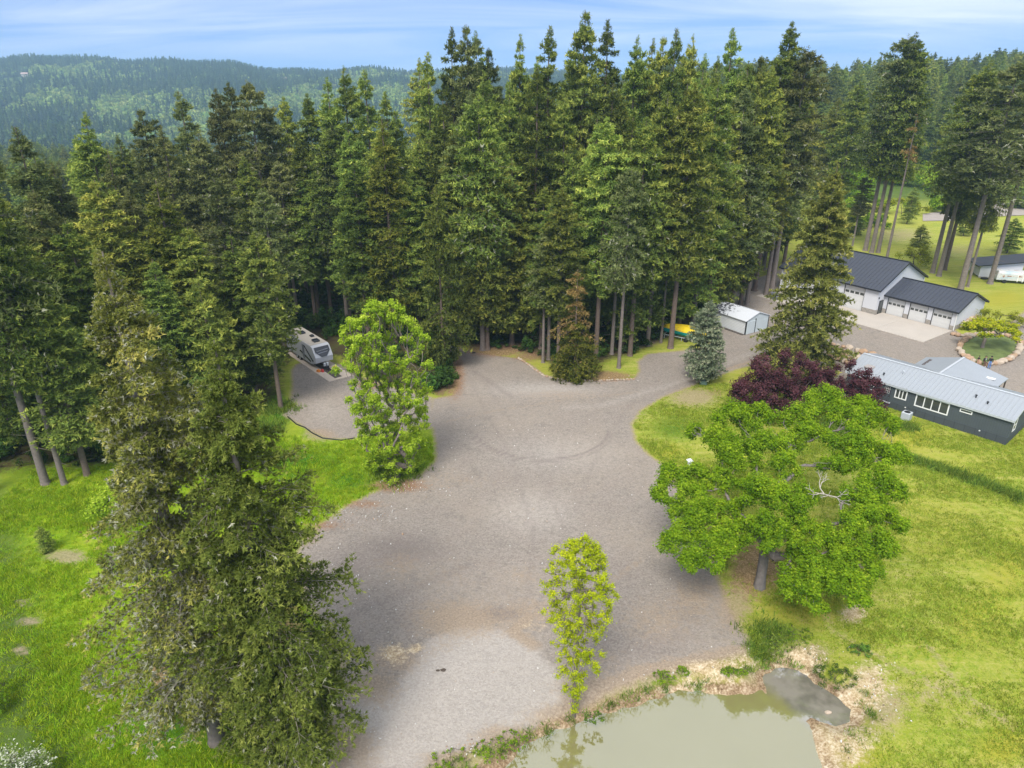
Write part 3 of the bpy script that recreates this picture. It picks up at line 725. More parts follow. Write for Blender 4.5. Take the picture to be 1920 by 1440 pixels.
def broadleaf(seed, base, fork, clumps, per, ls, bark, leafm, name, label, cat, group=None, flat=0.75, r0=0.3, upbias=0.35, twig=6, aspect=0.62, shell=0.55, extra_bare=0, trunk_pts=None, leaf_lich=0.0, wood_n=6, rexp=0.45):
    """base/fork/clump centres in metres relative to the tree's foot; clumps: (x,y,z,r)"""
    r = np.random.default_rng(seed)
    nodes = [np.array(base, float)]; par = [-1]
    tp = trunk_pts or [tuple(np.array(base)*(1-k)+np.array(fork)*k) for k in (0.33, 0.66)]
    for q in list(tp) + [fork]:
        nodes.append(np.array(q, float)); par.append(len(nodes)-2)
    f0 = len(nodes)-1
    fk = np.array(fork, float)
    cs = sorted(clumps, key=lambda c: np.linalg.norm(np.array(c[:3])-fk))
    depth = {0: 0}; ends = []
    for c in cs:
        cc = np.array(c[:3], float)
        best, bd = f0, 1e9
        dc = np.linalg.norm(cc-fk)
        lo_ = 1 if trunk_pts else f0
        for i in range(lo_, len(nodes)):
            if np.linalg.norm(nodes[i]-fk) > dc*0.85 + 0.3 and i > f0: continue
            if i <= f0 and nodes[i][2] > cc[2] - 0.2: continue
            d_ = np.linalg.norm(nodes[i]-cc) + (0.4 if i > f0 else 0)
            if d_ < bd: best, bd = i, d_
        a = nodes[best]; prev = best
        L = np.linalg.norm(cc-a)
        bend = r.normal(0, 0.10*L, 3); bend[2] = abs(bend[2])*0.6 - 0.05*L
        for k in (0.3, 0.62, 1.0):
            q = a*(1-k) + cc*k + bend*math.sin(math.pi*k) + r.normal(0, 0.03*L, 3)*(k < 1)
            nodes.append(q); par.append(prev); prev = len(nodes)-1
        ends.append(prev)
        for _ in range(twig):
            d_ = r.normal(0, 1, 3); d_ /= np.linalg.norm(d_); d_[2] = abs(d_[2])*0.8 - 0.1
            nodes.append(cc + d_*c[3]*r.uniform(0.5, 0.95)); par.append(prev)
    n = len(nodes)
    w = np.zeros(n)
    kids = np.zeros(n, int)
    for i in range(1, n): kids[par[i]] += 1
    for i in range(n-1, 0, -1):
        if kids[i] == 0: w[i] = 1
        w[par[i]] += w[i]
    w[0] = max(w[0], 1)
    rad = r0*(w/w[1])**rexp
    rad = np.maximum(rad, 0.012)
    rad[0] = r0*1.35
    NP = np.array(nodes); pa = np.array(par)
    q = np.arange(1, n)
    WV, WF = tubes_np(NP[pa[q]], NP[q], np.minimum(rad[pa[q]], rad[q]*1.6), rad[q], wood_n)
    o = thing(name, label, cat, (0, 0, 0), 0, group)
    link('trunk', mesh_np(name+'_wood', WV, WF, [bark], smooth_sh=True), o)
    # leaves
    Vs, Ts = [], []
    for c in clumps:
        m = max(8, int(per*(c[3]**2)))
        d_ = r.normal(0, 1, (m, 3)); d_[:, 2] += upbias; d_ /= np.linalg.norm(d_, axis=1, keepdims=True)
        rr = c[3]*(shell + (1-shell)*r.random(m))*(1 + 0.22*np.sin(d_[:, 0]*5 + c[0]*7) + 0.2*np.sin(d_[:, 1]*6 + c[1]*5) + 0.15*np.sin(d_[:, 2]*7 + c[2]*3))
        p = np.array(c[:3]) + d_*rr[:, None]*np.array([1, 1, flat])
        nrm = d_*0.6 + np.array([0, 0, 0.7]) + r.normal(0, 0.55, (m, 3)); nrm /= np.linalg.norm(nrm, axis=1, keepdims=True)
        t1 = np.cross(nrm, r.normal(0, 1, (m, 3))); t1 /= np.linalg.norm(t1, axis=1, keepdims=True) + 1e-9
        t2 = np.cross(nrm, t1)
        s = ls*r.uniform(0.6, 1.3, m)[:, None]
        Vs.append(np.stack([p - t1*s*0.5, p + t2*s*aspect + t1*s*0.08, p + t1*s*0.5], 1).reshape(-1, 3))
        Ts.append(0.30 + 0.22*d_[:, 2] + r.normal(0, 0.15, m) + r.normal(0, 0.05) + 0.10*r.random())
    V = np.concatenate(Vs); T = np.concatenate(Ts)
    link('crown', mesh_np(name+'_leaves', V, np.arange(len(V)).reshape(-1, 3), [leafm], tone=T), o)
    return o

def scatter(name, sources, P, rot, scl, idxs, label=None, cat=None, kind='stuff'):
    """one object: points that carry one of the source meshes each (geometry nodes)"""
    me = bpy.data.meshes.new(name)
    me.vertices.add(len(P)); me.vertices.foreach_set('co', np.asarray(P, np.float32).ravel())
    a = me.attributes.new('rot', 'FLOAT_VECTOR', 'POINT'); a.data.foreach_set('vector', np.asarray(rot, np.float32).ravel())
    a = me.attributes.new('scl', 'FLOAT_VECTOR', 'POINT'); a.data.foreach_set('vector', np.asarray(scl, np.float32).ravel())
    a = me.attributes.new('pick', 'INT', 'POINT'); a.data.foreach_set('value', np.asarray(idxs, np.int32))
    o = link(name, me)
    ng = bpy.data.node_groups.new(name, 'GeometryNodeTree')
    ng.interface.new_socket('Geometry', in_out='INPUT', socket_type='NodeSocketGeometry')
    ng.interface.new_socket('Geometry', in_out='OUTPUT', socket_type='NodeSocketGeometry')
    gi, go = ng.nodes.new('NodeGroupInput'), ng.nodes.new('NodeGroupOutput')
    g2i = ng.nodes.new('GeometryNodeGeometryToInstance')
    for s in sources[::-1]:
        src = bpy.data.objects.new(s.name+'_source', s)       # lives in no collection: it only feeds the scatter
        oi = ng.nodes.new('GeometryNodeObjectInfo'); oi.inputs['Object'].default_value = src
        ng.links.new(oi.outputs['Geometry'], g2i.inputs[0])
    iop = ng.nodes.new('GeometryNodeInstanceOnPoints')
    iop.inputs['Pick Instance'].default_value = True
    def attr(nm, ty):
        n = ng.nodes.new('GeometryNodeInputNamedAttribute'); n.data_type = ty; n.inputs['Name'].default_value = nm
        return next(s_ for s_ in n.outputs if s_.enabled and s_.name == 'Attribute')
    ng.links.new(gi.outputs[0], iop.inputs['Points'])
    ng.links.new(g2i.outputs[0], iop.inputs['Instance'])
    ng.links.new(attr('pick', 'INT'), iop.inputs['Instance Index'])
    ng.links.new(attr('rot', 'FLOAT_VECTOR'), iop.inputs['Rotation'])
    ng.links.new(attr('scl', 'FLOAT_VECTOR'), iop.inputs['Scale'])
    ng.links.new(iop.outputs[0], go.inputs[0])
    md = o.modifiers.new('scatter', 'NODES'); md.node_group = ng
    return tag(o, label, cat, kind=kind)

def tuft(name, seed, n, h, w, m, spread=0.12):
    r = np.random.default_rng(seed)
    p = np.stack([r.normal(0, spread, n), r.normal(0, spread, n), np.zeros(n)], 1)
    az = r.uniform(0, 6.283, n)
    t1 = np.stack([np.cos(az), np.sin(az), 0*az], 1)
    tip = p + np.stack([r.normal(0, 0.45, n)*h, r.normal(0, 0.45, n)*h, h*r.uniform(0.5, 1.1, n)], 1)
    V = np.stack([p - t1*w/2, p + t1*w/2, tip], 1).reshape(-1, 3)
    return mesh_np(name, V, np.arange(3*n).reshape(-1, 3), [m], tone=r.uniform(0.1, 0.9, n))
def leafball(name, seed, n, R, ls, m, flat=0.8, stem=True):
    r = np.random.default_rng(seed)
    cs = r.normal(0, 0.45*R, (9, 3)); cs[:, 2] = np.abs(cs[:, 2])*flat + 0.35*R
    k = r.integers(0, 9, n)
    d_ = r.normal(0, 1, (n, 3)); d_ /= np.linalg.norm(d_, axis=1, keepdims=True)
    p = cs[k] + d_*(R*0.42*(0.5 + 0.5*r.random(n)))[:, None]*np.array([1, 1, flat])
    p[:, 2] = np.maximum(p[:, 2], 0.02)
    nrm = d_ + np.array([0, 0, 0.8]) + r.normal(0, 0.5, (n, 3)); nrm /= np.linalg.norm(nrm, axis=1, keepdims=True)
    t1 = np.cross(nrm, r.normal(0, 1, (n, 3))); t1 /= np.linalg.norm(t1, axis=1, keepdims=True)
    t2 = np.cross(nrm, t1)
    s = ls*r.uniform(0.6, 1.4, n)[:, None]
    V = np.stack([p - t1*s*0.5, p + t2*s*0.35, p + t1*s*0.5], 1).reshape(-1, 3)
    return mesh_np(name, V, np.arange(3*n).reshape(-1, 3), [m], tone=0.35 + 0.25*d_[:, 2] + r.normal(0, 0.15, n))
# ------------------------------------------------------------------ buildings
def ribbed(name, c, rough, metal=0.2):
    return plain(name, c, rough, metal, var=0.06, scale=0.8, spec=0.5)
M['roof_dark'] = ribbed('dark_metal_roof', (0.060, 0.066, 0.085), 0.42)
M['roof_dark2'] = ribbed('dark_roof_edge', (0.020, 0.022, 0.028), 0.5)
M['roof_light'] = ribbed('light_metal_roof', (0.37, 0.395, 0.42), 0.42, 0.25)
M['roof_light2'] = ribbed('light_roof_edge', (0.52, 0.55, 0.58), 0.45, 0.1)
M['white'] = plain('white_siding', (0.60, 0.61, 0.64), 0.6, var=0.04, scale=0.6)
M['white_trim'] = plain('white_trim', (0.82, 0.82, 0.80), 0.5, var=0.03)
M['door_white'] = plain('garage_door_white', (0.64, 0.64, 0.63), 0.5, var=0.03)
M['black'] = plain('black_trim', (0.018, 0.018, 0.02), 0.5, var=0.2)
M['glass'] = plain('window_glass', (0.06, 0.065, 0.06), 0.08, var=0.5, scale=0.8, spec=0.8)
M['concrete'] = plain('concrete', (0.47, 0.42, 0.365), 0.85, var=0.12, scale=0.35, bump=0.1)
M['asphalt'] = plain('dark_gravel_fill', (0.10, 0.085, 0.075), 0.9, var=0.4, scale=8)
M['rock'] = plain('tan_boulder', (0.40, 0.27, 0.175), 0.9, var=0.35, scale=1.6, bump=0.5, bscale=5)
M['rock2'] = plain('pale_boulder', (0.46, 0.375, 0.29), 0.9, var=0.3, scale=1.6, bump=0.5, bscale=5)
M['rock_white'] = plain('pale_pebble', (0.62, 0.60, 0.56), 0.85, var=0.2)
def siding(name, c, sc):
    m, t, o = mat(name)
    tcn = N(t, 'ShaderNodeTexCoord')
    sp = N(t, 'ShaderNodeSeparateXYZ'); t.links.new(tcn.outputs['Object'], sp.inputs[0])
    s = mth(t, 'ADD', sp.outputs[0], sp.outputs[1])
    fr = mth(t, 'FRACT', mth(t, 'MULTIPLY', s, sc))
    gr = ramp(t, fr, [(0.0, 0.0), (0.10, 1.0)])
    col = mixc(t, gr, tuple(x*0.55 for x in c), mixc(t, noise(t, tcn.outputs['Object'], 1.2, 4), tuple(x*0.88 for x in c), tuple(x*1.12 for x in c)))
    p = N(t, 'ShaderNodeBsdfPrincipled'); t.links.new(col, p.inputs['Base Color']); p.inputs['Roughness'].default_value = 0.7
    b = N(t, 'ShaderNodeBump'); b.inputs['Strength'].default_value = 0.5; b.inputs['Distance'].default_value = 0.01
    t.links.new(gr, b.inputs['Height']); t.links.new(b.outputs[0], p.inputs['Normal'])
    t.links.new(p.outputs[0], o.inputs[0])
    return m
M['grey_siding'] = siding('charcoal_siding', (0.072, 0.086, 0.094), 4.0)
M['grey_skirt'] = siding('charcoal_skirting', (0.060, 0.070, 0.078), 1.0)
def blockwork():
    m, t, o = mat('concrete_blocks')
    tcn = N(t, 'ShaderNodeTexCoord')
    sp = N(t, 'ShaderNodeSeparateXYZ'); t.links.new(tcn.outputs['Object'], sp.inputs[0])
    cb = N(t, 'ShaderNodeCombineXYZ'); t.links.new(mth(t, 'ADD', sp.outputs[0], sp.outputs[1]), cb.inputs[0]); t.links.new(sp.outputs[2], cb.inputs[1])
    br = N(t, 'ShaderNodeTexBrick'); t.links.new(cb.outputs[0], br.inputs['Vector'])
    br.inputs['Scale'].default_value = 1.0; br.inputs['Brick Width'].default_value = 0.4; br.inputs['Row Height'].default_value = 0.2
    br.inputs['Mortar Size'].default_value = 0.012
    br.inputs['Color1'].default_value = (0.34, 0.30, 0.26, 1); br.inputs['Color2'].default_value = (0.26, 0.24, 0.21, 1); br.inputs['Mortar'].default_value = (0.42, 0.40, 0.36, 1)
    p = N(t, 'ShaderNodeBsdfPrincipled'); t.links.new(br.outputs[0], p.inputs['Base Color']); p.inputs['Roughness'].default_value = 0.9
    t.links.new(p.outputs[0], o.inputs[0])
    return m
M['block'] = blockwork()

def holes_wall(mb, x0, x1, y0, y1, z0, z1, holes):
    """solid wall along x with rectangular holes (a, b, bottom, top)"""
    cuts = sorted({x0, x1, *[h[0] for h in holes], *[h[1] for h in holes]})
    for a, b in zip(cuts[:-1], cuts[1:]):
        if b - a < 1e-4: continue
        z = z0
        for h in sorted([h for h in holes if h[0] <= a + 1e-6 and h[1] >= b - 1e-6], key=lambda h: h[2]):
            if h[2] > z + 1e-4: mb.box(a, b, y0, y1, z, h[2])
            z = h[3]
        if z < z1 - 1e-4: mb.box(a, b, y0, y1, z, z1)
    return mb
def slope_panels(roof, x0, x1, ya, za, yb, zb, w, m, rib=0.04, thick=0.04):
    """standing-seam panels from the eave (ya, za) up to the ridge (yb, zb)"""
    n = max(1, round((x1-x0)/w)); w = (x1-x0)/n
    d = Vector((0, yb-ya, zb-za)); L = d.length; ang = math.atan2(d.z, d.y)
    mb = MB()
    mb.box(0, w-0.012, 0, L, 0.004, thick)
    mb.box(0.0, 0.045, 0.001, L-0.001, thick+0.001, thick+rib)
    me = mb.mesh('roof_panel', m)
    for i in range(n):
        flip = d.y < 0
        link('roof_panel', me, roof, loc=(x0 + w*i + (w if flip else 0), ya, za), rot=((ang if not flip else math.pi - ang), 0, 0 if not flip else math.pi))
def gable(root, x0, x1, y0, y1, ze, zr, holes_f, wall_m, roof_m, edge_m, pw, oh=0.45, base=0.0, base_m=None, t=0.16, yr=None, holes_r=(), holes_l=()):
    """gabled building in the local frame of root: front wall at y0 looks towards -y"""
    ym = (y0+y1)/2 if yr is None else yr
    fr = MB(); holes_wall(fr, x0, x1, y0, y0+t, base, ze, holes_f); fr.build('wall', wall_m, root)
    bk = MB(); bk.box(x0, x1, y1-t, y1, base, ze); bk.build('wall', wall_m, root)
    for xa in (x0, x1-t):
        s = MB(); s.prism([(xa, y0+t, base), (xa, y1-t, base), (xa, y1-t, ze), (xa, ym, zr - 0.02), (xa, y0+t, ze)], (t, 0, 0)); s.build('wall', wall_m, root)
    if base > 0:
        b = MB(); b_ = 0.03
        holes_wall(b, x0-b_, x1+b_, y0-b_, y0+t, -0.15, base-0.003, [h for h in ((a, c, -0.2, top) for a, c, bt, top in holes_f if bt < base)])
        b.box(x0-b_, x0+t, y0+t+.002, y1+b_, -0.15, base-0.003); b.box(x1-t, x1+b_, y0+t+.002, y1+b_, -0.15, base-0.003); b.box(x0+t+.002, x1-t-.002, y1-t, y1+b_, -0.15, base-0.003)
        b.build('foundation', base_m, root)
    sl = (zr-ze)/(ym-y0); slb = (zr-ze)/(y1-ym)
    zf = ze - sl*oh; zb = ze - slb*oh
    rf = MB()
    th = 0.10
    # sheathing wedge pair with the fascia as its edge
    for (ya, za, yb, zb2) in ((y0-oh, zf, ym, zr), (y1+oh, zb, ym, zr)):
        rf.prism([(x0-oh, ya, za), (x0-oh, yb, zb2), (x0-oh, yb, zb2+th), (x0-oh, ya, za+th)], (x1-x0+2*oh, 0, 0))
    rf.box(x0-oh-.02, x1+oh+.02, y0-oh-0.03, y0-oh-.001, zf-0.10, zf+th+0.03)
    rf.box(x0-oh-.02, x1+oh+.02, y1+oh+.001, y1+oh+0.03, zb-0.10, zb+th+0.03)
    rf.box(x0-oh, x1+oh, ym-0.16, ym+0.16, zr+th+0.03, zr+th+0.09)
    roof = rf.build('roof', edge_m, root)
    # rake trim along the gable edges
    rk = MB()
    for xa in (x0-oh-0.03, x1+oh+0.001):
        rk.prism([(xa, y0-oh, zf-0.08), (xa, ym, zr-0.08), (xa, ym, zr+th+0.08), (xa, y0-oh, zf+th+0.08)], (0.03, 0, 0))
        rk.prism([(xa, y1+oh, zb-0.08), (xa, ym, zr-0.08), (xa, ym, zr+th+0.08), (xa, y1+oh, zb+th+0.08)], (0.03, 0, 0))
    tag(rk.build('rake_trim', edge_m, roof), kind='stuff')
    slope_panels(roof, x0-oh, x1+oh, y0-oh, zf+th, ym, zr+th, pw, roof_m)
    slope_panels(roof, x0-oh, x1+oh, y1+oh, zb+th, ym, zr+th, pw, roof_m)
    return roof
def garage_door(root, a, b, y, top, label=None, nwin=4):
    w = b-a
    d = MB(); n = 5 if top > 3.2 else 4
    h = (top-0.02)/n
    for i in range(n): d.box(a+.06, b-.06, y, y+0.06, 0.02+h*i, 0.02+h*(i+1)-0.025)
    d.box(a+.06, b-.06, y+.02, y+0.05, 0.0, top-0.01, 0)
    door = d.build('garage_door', M['door_white'], root)
    if label: door['label'] = label
    f = MB()
    f.box(a-.10, a+.055, y-0.16, y-0.02, 0, top+.10); f.box(b-.055, b+.10, y-0.16, y-0.02, 0, top+.10); f.box(a+.056, b-.056, y-0.16, y-0.02, top-.03, top+.10)
    f.build('door_frame', M['black'], root)
    zt = top - h*1.0 - (0.0 if n == 4 else 0.0)
    pw_ = (w-0.12)/nwin
    for i in range(nwin):
        x = a+.06+pw_*i
        q = MB(); q.box(x+pw_*0.12, x+pw_*0.88, y-0.012, y-0.001, zt-h*0.02-h*0.62, zt-h*0.02-h*0.10); q.build('window_pane', M['glass'], door)
def window(root, x0, x1, z0, z1, y, nx=1, nz=1, fw=0.12, out=0.04, m=None, glass=None, part='window', mw=0.05, face=1):
    """framed window proud of a wall whose face is at y (looking towards -y)"""
    f = MB()
    f.box(x0, x1, y-out, y-.002, z0, z0+fw); f.box(x0, x1, y-out, y-.002, z1-fw, z1)
    f.box(x0, x0+fw, y-out, y-.002, z0+fw, z1-fw); f.box(x1-fw, x1, y-out, y-.002, z0+fw, z1-fw)
    for i in range(1, nx):
        xm = x0+fw + (x1-x0-2*fw)*i/nx
        f.box(xm-mw, xm+mw, y-out*0.8, y-.002, z0+fw, z1-fw)
    for i in range(1, nz):
        zm = z0+fw + (z1-z0-2*fw)*i/nz
        for k in range(nx):
            xa = x0+fw + (x1-x0-2*fw)*k/nx + (mw if k else 0); xb = x0+fw + (x1-x0-2*fw)*(k+1)/nx - (mw if k < nx-1 else 0)
            f.box(xa+.001, xb-.001, y-out*0.7, y-.003, zm-mw*0.8, zm+mw*0.8)
    w = f.build(part, m or M['white_trim'], root)
    for i in range(nx):
        for k in range(nz):
            xa = x0+fw + (x1-x0-2*fw)*i/nx; xb = x0+fw + (x1-x0-2*fw)*(i+1)/nx
            za = z0+fw + (z1-z0-2*fw)*k/nz; zb = z0+fw + (z1-z0-2*fw)*(k+1)/nz
            q = MB(); q.box(xa+.002, xb-.002, y-0.014, y-0.004, za+.002, zb-.002); q.build('pane', glass or M['glass'], w)
    return w

HD = math.radians(-54.5)
# white workshop with dark roof and the lower three-bay garage built on to it
shop = thing('workshop', 'tall white workshop with a dark ribbed metal roof and a lower three door garage wing', 'building', (47.5, 121.3, 0), HD)
WD = [(5.2, 8.8, 0, 3.8), (11.8, 15.3, 0, 3.8)]
gable(shop, 0, 17.5, 0, 14, 4.2, 7.5, WD, M['white'], M['roof_dark'], M['roof_dark2'], 0.62, 0.45, 0.8, M['block'])
for a, b, _, tp in WD: garage_door(shop, a, b, 0.17, tp, 'tall sectional door of the workshop')
GD = [(0.35, 3.15, 0, 2.65), (3.85, 6.65, 0, 2.65), (7.35, 10.15, 0, 2.65)]
wing = [(a+17.7, b+17.7, z0, z1) for a, b, z0, z1 in GD]
gable(shop, 17.52, 28.4, 2.2, 11.2, 3.05, 4.95, wing, M['white'], M['roof_dark'], M['roof_dark2'], 0.62, 0.40, 0.75, M['block'])
for (a, b, _, tp) in wing: garage_door(shop, a, b, 2.37, tp)
d = MB(); d.box(17.502, 17.56, 0.85, 1.75, 0.03, 2.1); pdoor = d.build('door', M['glass'], shop)
d = MB(); d.box(17.502, 17.60, 0.74, 0.85, 0.0, 2.2); d.box(17.502, 17.60, 1.75, 1.86, 0, 2.2); d.box(17.502, 17.60, .85, 1.75, 2.101, 2.2); d.build('door_frame', M['black'], pdoor)
d = MB(); d.box(17.502, 17.62, 0.3, 0.42, 2.6, 2.85); d.build('wall_lamp', M['black'], shop)
for (x, y, z0, z1) in ((0.1, -0.09, 0.1, 4.1), (17.6, 13.9, 0.1, 4.1), (28.5, 2.12, 0.1, 2.95)):
    d = MB(); d.box(x-.05, x+.05, y-.05, y+.05, z0, z1); d.build('downspout', M['white_trim'], shop)
ap = MB()
for (x0, x1, y0, y1) in ((0.0, 7.0, -6.5, -0.04), (7.02, 14.2, -6.5, -0.04), (14.22, 21.3, -6.5, -0.04), (21.32, 28.4, -6.5, -0.04), (17.66, 28.4, -0.02, 2.1)):
    ap.box(x0, x1, y0, y1, -0.1, 0.09 if y0 < -1 else 0.088)
apr = ap.build('concrete_apron', M['concrete'], None); apr.location = (47.5, 121.3, 0); apr.rotation_euler = (0, 0, HD); tag(apr, kind='structure')

# charcoal manufactured home
MH = math.radians(-49.0)
home = thing('mobile_home', 'long charcoal mobile home with pale ribbed metal roof and white framed windows', 'house', (39.8, 76.9, 0), MH)
gable(home, 0, 17.0, 0, 8.0, 2.85, 3.95, [], M['grey_siding'], M['roof_light'], M['roof_light2'], 0.46, 0.22, 0.82, M['grey_skirt'])
window(home, 2.25, 3.25, 1.45, 2.65, 0, 1, 2)
window(home, 5.55, 6.85, 1.45, 2.60, 0, 3, 1)
window(home, 7.75, 11.2, 1.20, 2.65, 0, 4, 1, fw=0.13)
window(home, 12.2, 13.4, 2.10, 2.50, 0, 1, 1, fw=0.10)
dr = MB(); dr.box(4.25, 5.15, -0.045, -0.003, 0.72, 2.7); door_ = dr.build('door', M['grey_skirt'], home)
for i in range(3):
    for k in range(3):
        q = MB(); q.box(4.42+i*0.19, 4.58+i*0.19, -0.055, -0.046, 1.75+k*0.26, 1.97+k*0.26); q.build('pane', M['glass'], door_)
q = MB()
for i in range(4): q.box(4.39+i*0.19, 4.41+i*0.19, -0.065, -0.0465, 1.72, 2.52)
for k in range(4): q.box(4.42, 4.96, -0.064, -0.0466, 1.72+k*0.26, 1.74+k*0.26)
q.build('grille', M['white_trim'], door_)
q = MB(); q.box(4.1, 5.3, -0.18, -0.035, 0.60, 0.70); q.build('door_sill', M['roof_light2'], home)
# window in the right gable end
rw = MB()
yA, yB = 1.0, 2.0
rw.box(17.002, 17.04, yA, yB, 1.15, 1.27); rw.box(17.002, 17.04, yA, yB, 2.45, 2.57); rw.box(17.002, 17.04, yA, yA+.12, 1.271, 2.449); rw.box(17.002, 17.04, yB-.12, yB, 1.271, 2.449); rw.box(17.002, 17.035, yA+.121, yB-.121, 1.83, 1.89)
w_ = rw.build('window', M['white_trim'], home)
for z0, z1 in ((1.275, 1.825), (1.895, 2.445)):
    q = MB(); q.box(17.004, 17.014, yA+.125, yB-.125, z0, z1); q.build('pane', M['glass'], w_)
rw = MB(); yA, yB = 5.2, 6.4
rw.box(17.002, 17.04, yA, yB, 1.15, 1.27); rw.box(17.002, 17.04, yA, yB, 2.45, 2.57); rw.box(17.002, 17.04, yA, yA+.12, 1.271, 2.449); rw.box(17.002, 17.04, yB-.12, yB, 1.271, 2.449)
w_ = rw.build('window', M['white_trim'], home)
q = MB(); q.box(17.004, 17.014, yA+.125, yB-.125, 1.275, 2.445); q.build('pane', M['glass'], w_)
# roof furniture: skylight hatch and vents
def on_roof(y): return 2.85 + (3.95-2.85)/4.0*y + 0.14
q = MB(); q.box(1.2, 2.15, 1.15, 2.05, 0, 0.22); sk = q.build('skylight', plain('skylight_dome', (0.36, 0.33, 0.31), 0.4), home, bevel=0.03)
sk.location = (0, 0, on_roof(1.6)); 
for (x, y, hgt) in ((3.6, 1.0, .22), (5.2, 2.2, .30), (12.9, 1.7, .24), (14.2, 1.2, .2)):
    q = MB(); q.tube((x, y, on_roof(y)-.05), (x, y, on_roof(y)+hgt), .07, .07, 8); q.tube((x, y, on_roof(y)+hgt), (x, y, on_roof(y)+hgt+.08), .13, .11, 8); q.build('roof_vent', M['black'] if hgt < .29 else M['roof_light2'], home)
for x in (3.4, 6.9, 14.4):
    q = MB(); q.box(x, x+.14, -.06, -.035, .62, .74); q.build('vent_cap', M['white_trim'], home)
# addition behind: gable running away from the main ridge
add = MB()
AX0, AX1, AXM, AY = 4.3, 13.2, 8.3, 11.6
zrd, ze2 = 4.02, 2.75
zr2 = ze2 + 0.12
def roof_quad(mb, pts, th=0.10): mb.prism(pts, (0, 0, th))
def main_z(y): return 3.95 - 0.275*(y-4.0)
aroof = MB()
roof_quad(aroof, [(AXM, 4.2, zrd), (AXM, AY, zrd), (AX0, AY, zr2), (AX0, 8.1, zr2)])
roof_quad(aroof, [(AXM, 4.2, zrd), (AX1, 8.1, zr2), (AX1, AY, zr2), (AXM, AY, zrd)])
aro = aroof.build('roof', M['roof_light'], home); aro['label'] = 'plain pale cross gable roof behind the main ridge'
q = MB(); q.prism([(AXM-.12, 4.2, zrd+.11), (AXM+.12, 4.2, zrd+.11), (AXM+.12, AY, zrd+.11), (AXM-.12, AY, zrd+.11)], (0, 0, .05)); q.build('ridge_cap', M['roof_light2'], aro)
q = MB(); q.box(AXM+3.2, AXM+4.2, 9.0, 9.45, 3.25, 3.34); rr = q.build('skylight', M['white_trim'], home); rr.location = (0, 0, 0)
q = MB()
for i in range(3): q.box(AX0+.8+.02*i, AX0+1.6, 9.6-.9*i, 10.3-.9*i, 3.22+.0*i, 3.30)
q.build('roof_patch', plain('bare_patch', (0.10, 0.085, 0.08), 0.8), aro)
q = MB()
q.box(AX0+.5, AX1-2.6, AY-.7, AY-.55, 0, ze2+.1); q.box(AX0+.5, AX0+.65, 8.02, AY-.71, 0, ze2+.1); q.box(AX1-2.6, AX1-2.45, 8.02, AY-.71, 0, ze2+.1)
q.build('wall', M['grey_siding'], home)
for (x, y) in ((AX1-.15, AY-.2), (AX1-.15, 9.2)):
    q = MB(); q.box(x-.07, x+.07, y-.07, y+.07, 0, zr2); q.build('porch_post', M['bark_dark'], home)

# small metal shed
SH = math.radians(-57)
sx0, sy0 = G(1345, 609); 
shed = thing('metal_shed', 'small white metal shed with black corner trim and flaking roof between firs and drive', 'shed', (30.3, 103.7, 0), SH)
ms = []
def metal_lap():
    m, t, o = mat('white_lap_metal')
    tcn = N(t, 'ShaderNodeTexCoord'); sp = N(t, 'ShaderNodeSeparateXYZ'); t.links.new(tcn.outputs['Object'], sp.inputs[0])
    fr = mth(t, 'FRACT', mth(t, 'MULTIPLY', sp.outputs[2], 4.5))
    g_ = ramp(t, fr, [(0.0, 0.0), (0.2, 1.0), (0.9, 1.0), (1.0, 0.4)])
    col = mixc(t, g_, (0.40, 0.41, 0.42), (0.72, 0.75, 0.77))
    p = N(t, 'ShaderNodeBsdfPrincipled'); t.links.new(col, p.inputs['Base Color']); p.inputs['Roughness'].default_value = 0.5
    b = N(t, 'ShaderNodeBump'); b.inputs['Distance'].default_value = 0.03; t.links.new(g_, b.inputs['Height']); t.links.new(b.outputs[0], p.inputs['Normal'])
    t.links.new(p.outputs[0], o.inputs[0]); return m
M['lap'] = metal_lap()
def flaking():
    m, t, o = mat('flaking_roof')
    tcn = N(t, 'ShaderNodeTexCoord')
    mp = N(t, 'ShaderNodeMapping'); mp.inputs['Scale'].default_value = (1.0, 1.0, 1); t.links.new(tcn.outputs['Object'], mp.inputs[0])
    nz = noise(t, mp.outputs[0], 2.6, 5, 0.7, 0.4)
    sp = N(t, 'ShaderNodeSeparateXYZ'); t.links.new(tcn.outputs['Object'], sp.inputs[0])
    k = mth(t, 'SUBTRACT', nz, mth(t, 'MULTIPLY', mth(t, 'ABSOLUTE', mth(t, 'SUBTRACT', sp.outputs[0], 1.6)), 0.06))
    col = mixc(t, ramp(t, k, [(0.44, 0.0), (0.47, 1.0)]), (0.60, 0.62, 0.65), (0.05, 0.05, 0.06))
    p = N(t, 'ShaderNodeBsdfPrincipled'); t.links.new(col, p.inputs['Base Color']); p.inputs['Roughness'].default_value = 0.5
    t.links.new(p.outputs[0], o.inputs[0]); return m
M['flake'] = flaking()
M['pale_blue'] = plain('pale_blue_metal', (0.54, 0.60, 0.615), 0.5, var=0.05)
q = MB(); q.box(0, 7.2, 0, .06, 0, 2.15); q.build('wall', M['lap'], shed)
q = MB(); q.box(0, 7.2, 4.94, 5.0, 0, 2.15); q.build('wall', M['lap'], shed)
q = MB(); q.prism([(0, .061, 0), (0, 4.939, 0), (0, 4.939, 2.15), (0, 2.5, 3.0), (0, .061, 2.15)], (.06, 0, 0)); q.build('wall', M['lap'], shed)
q = MB(); q.prism([(7.14, .061, 0), (7.14, 4.939, 0), (7.14, 4.939, 2.15), (7.14, 2.5, 3.0), (7.14, .061, 2.15)], (.06, 0, 0)); q.build('wall', M['pale_blue'], shed)
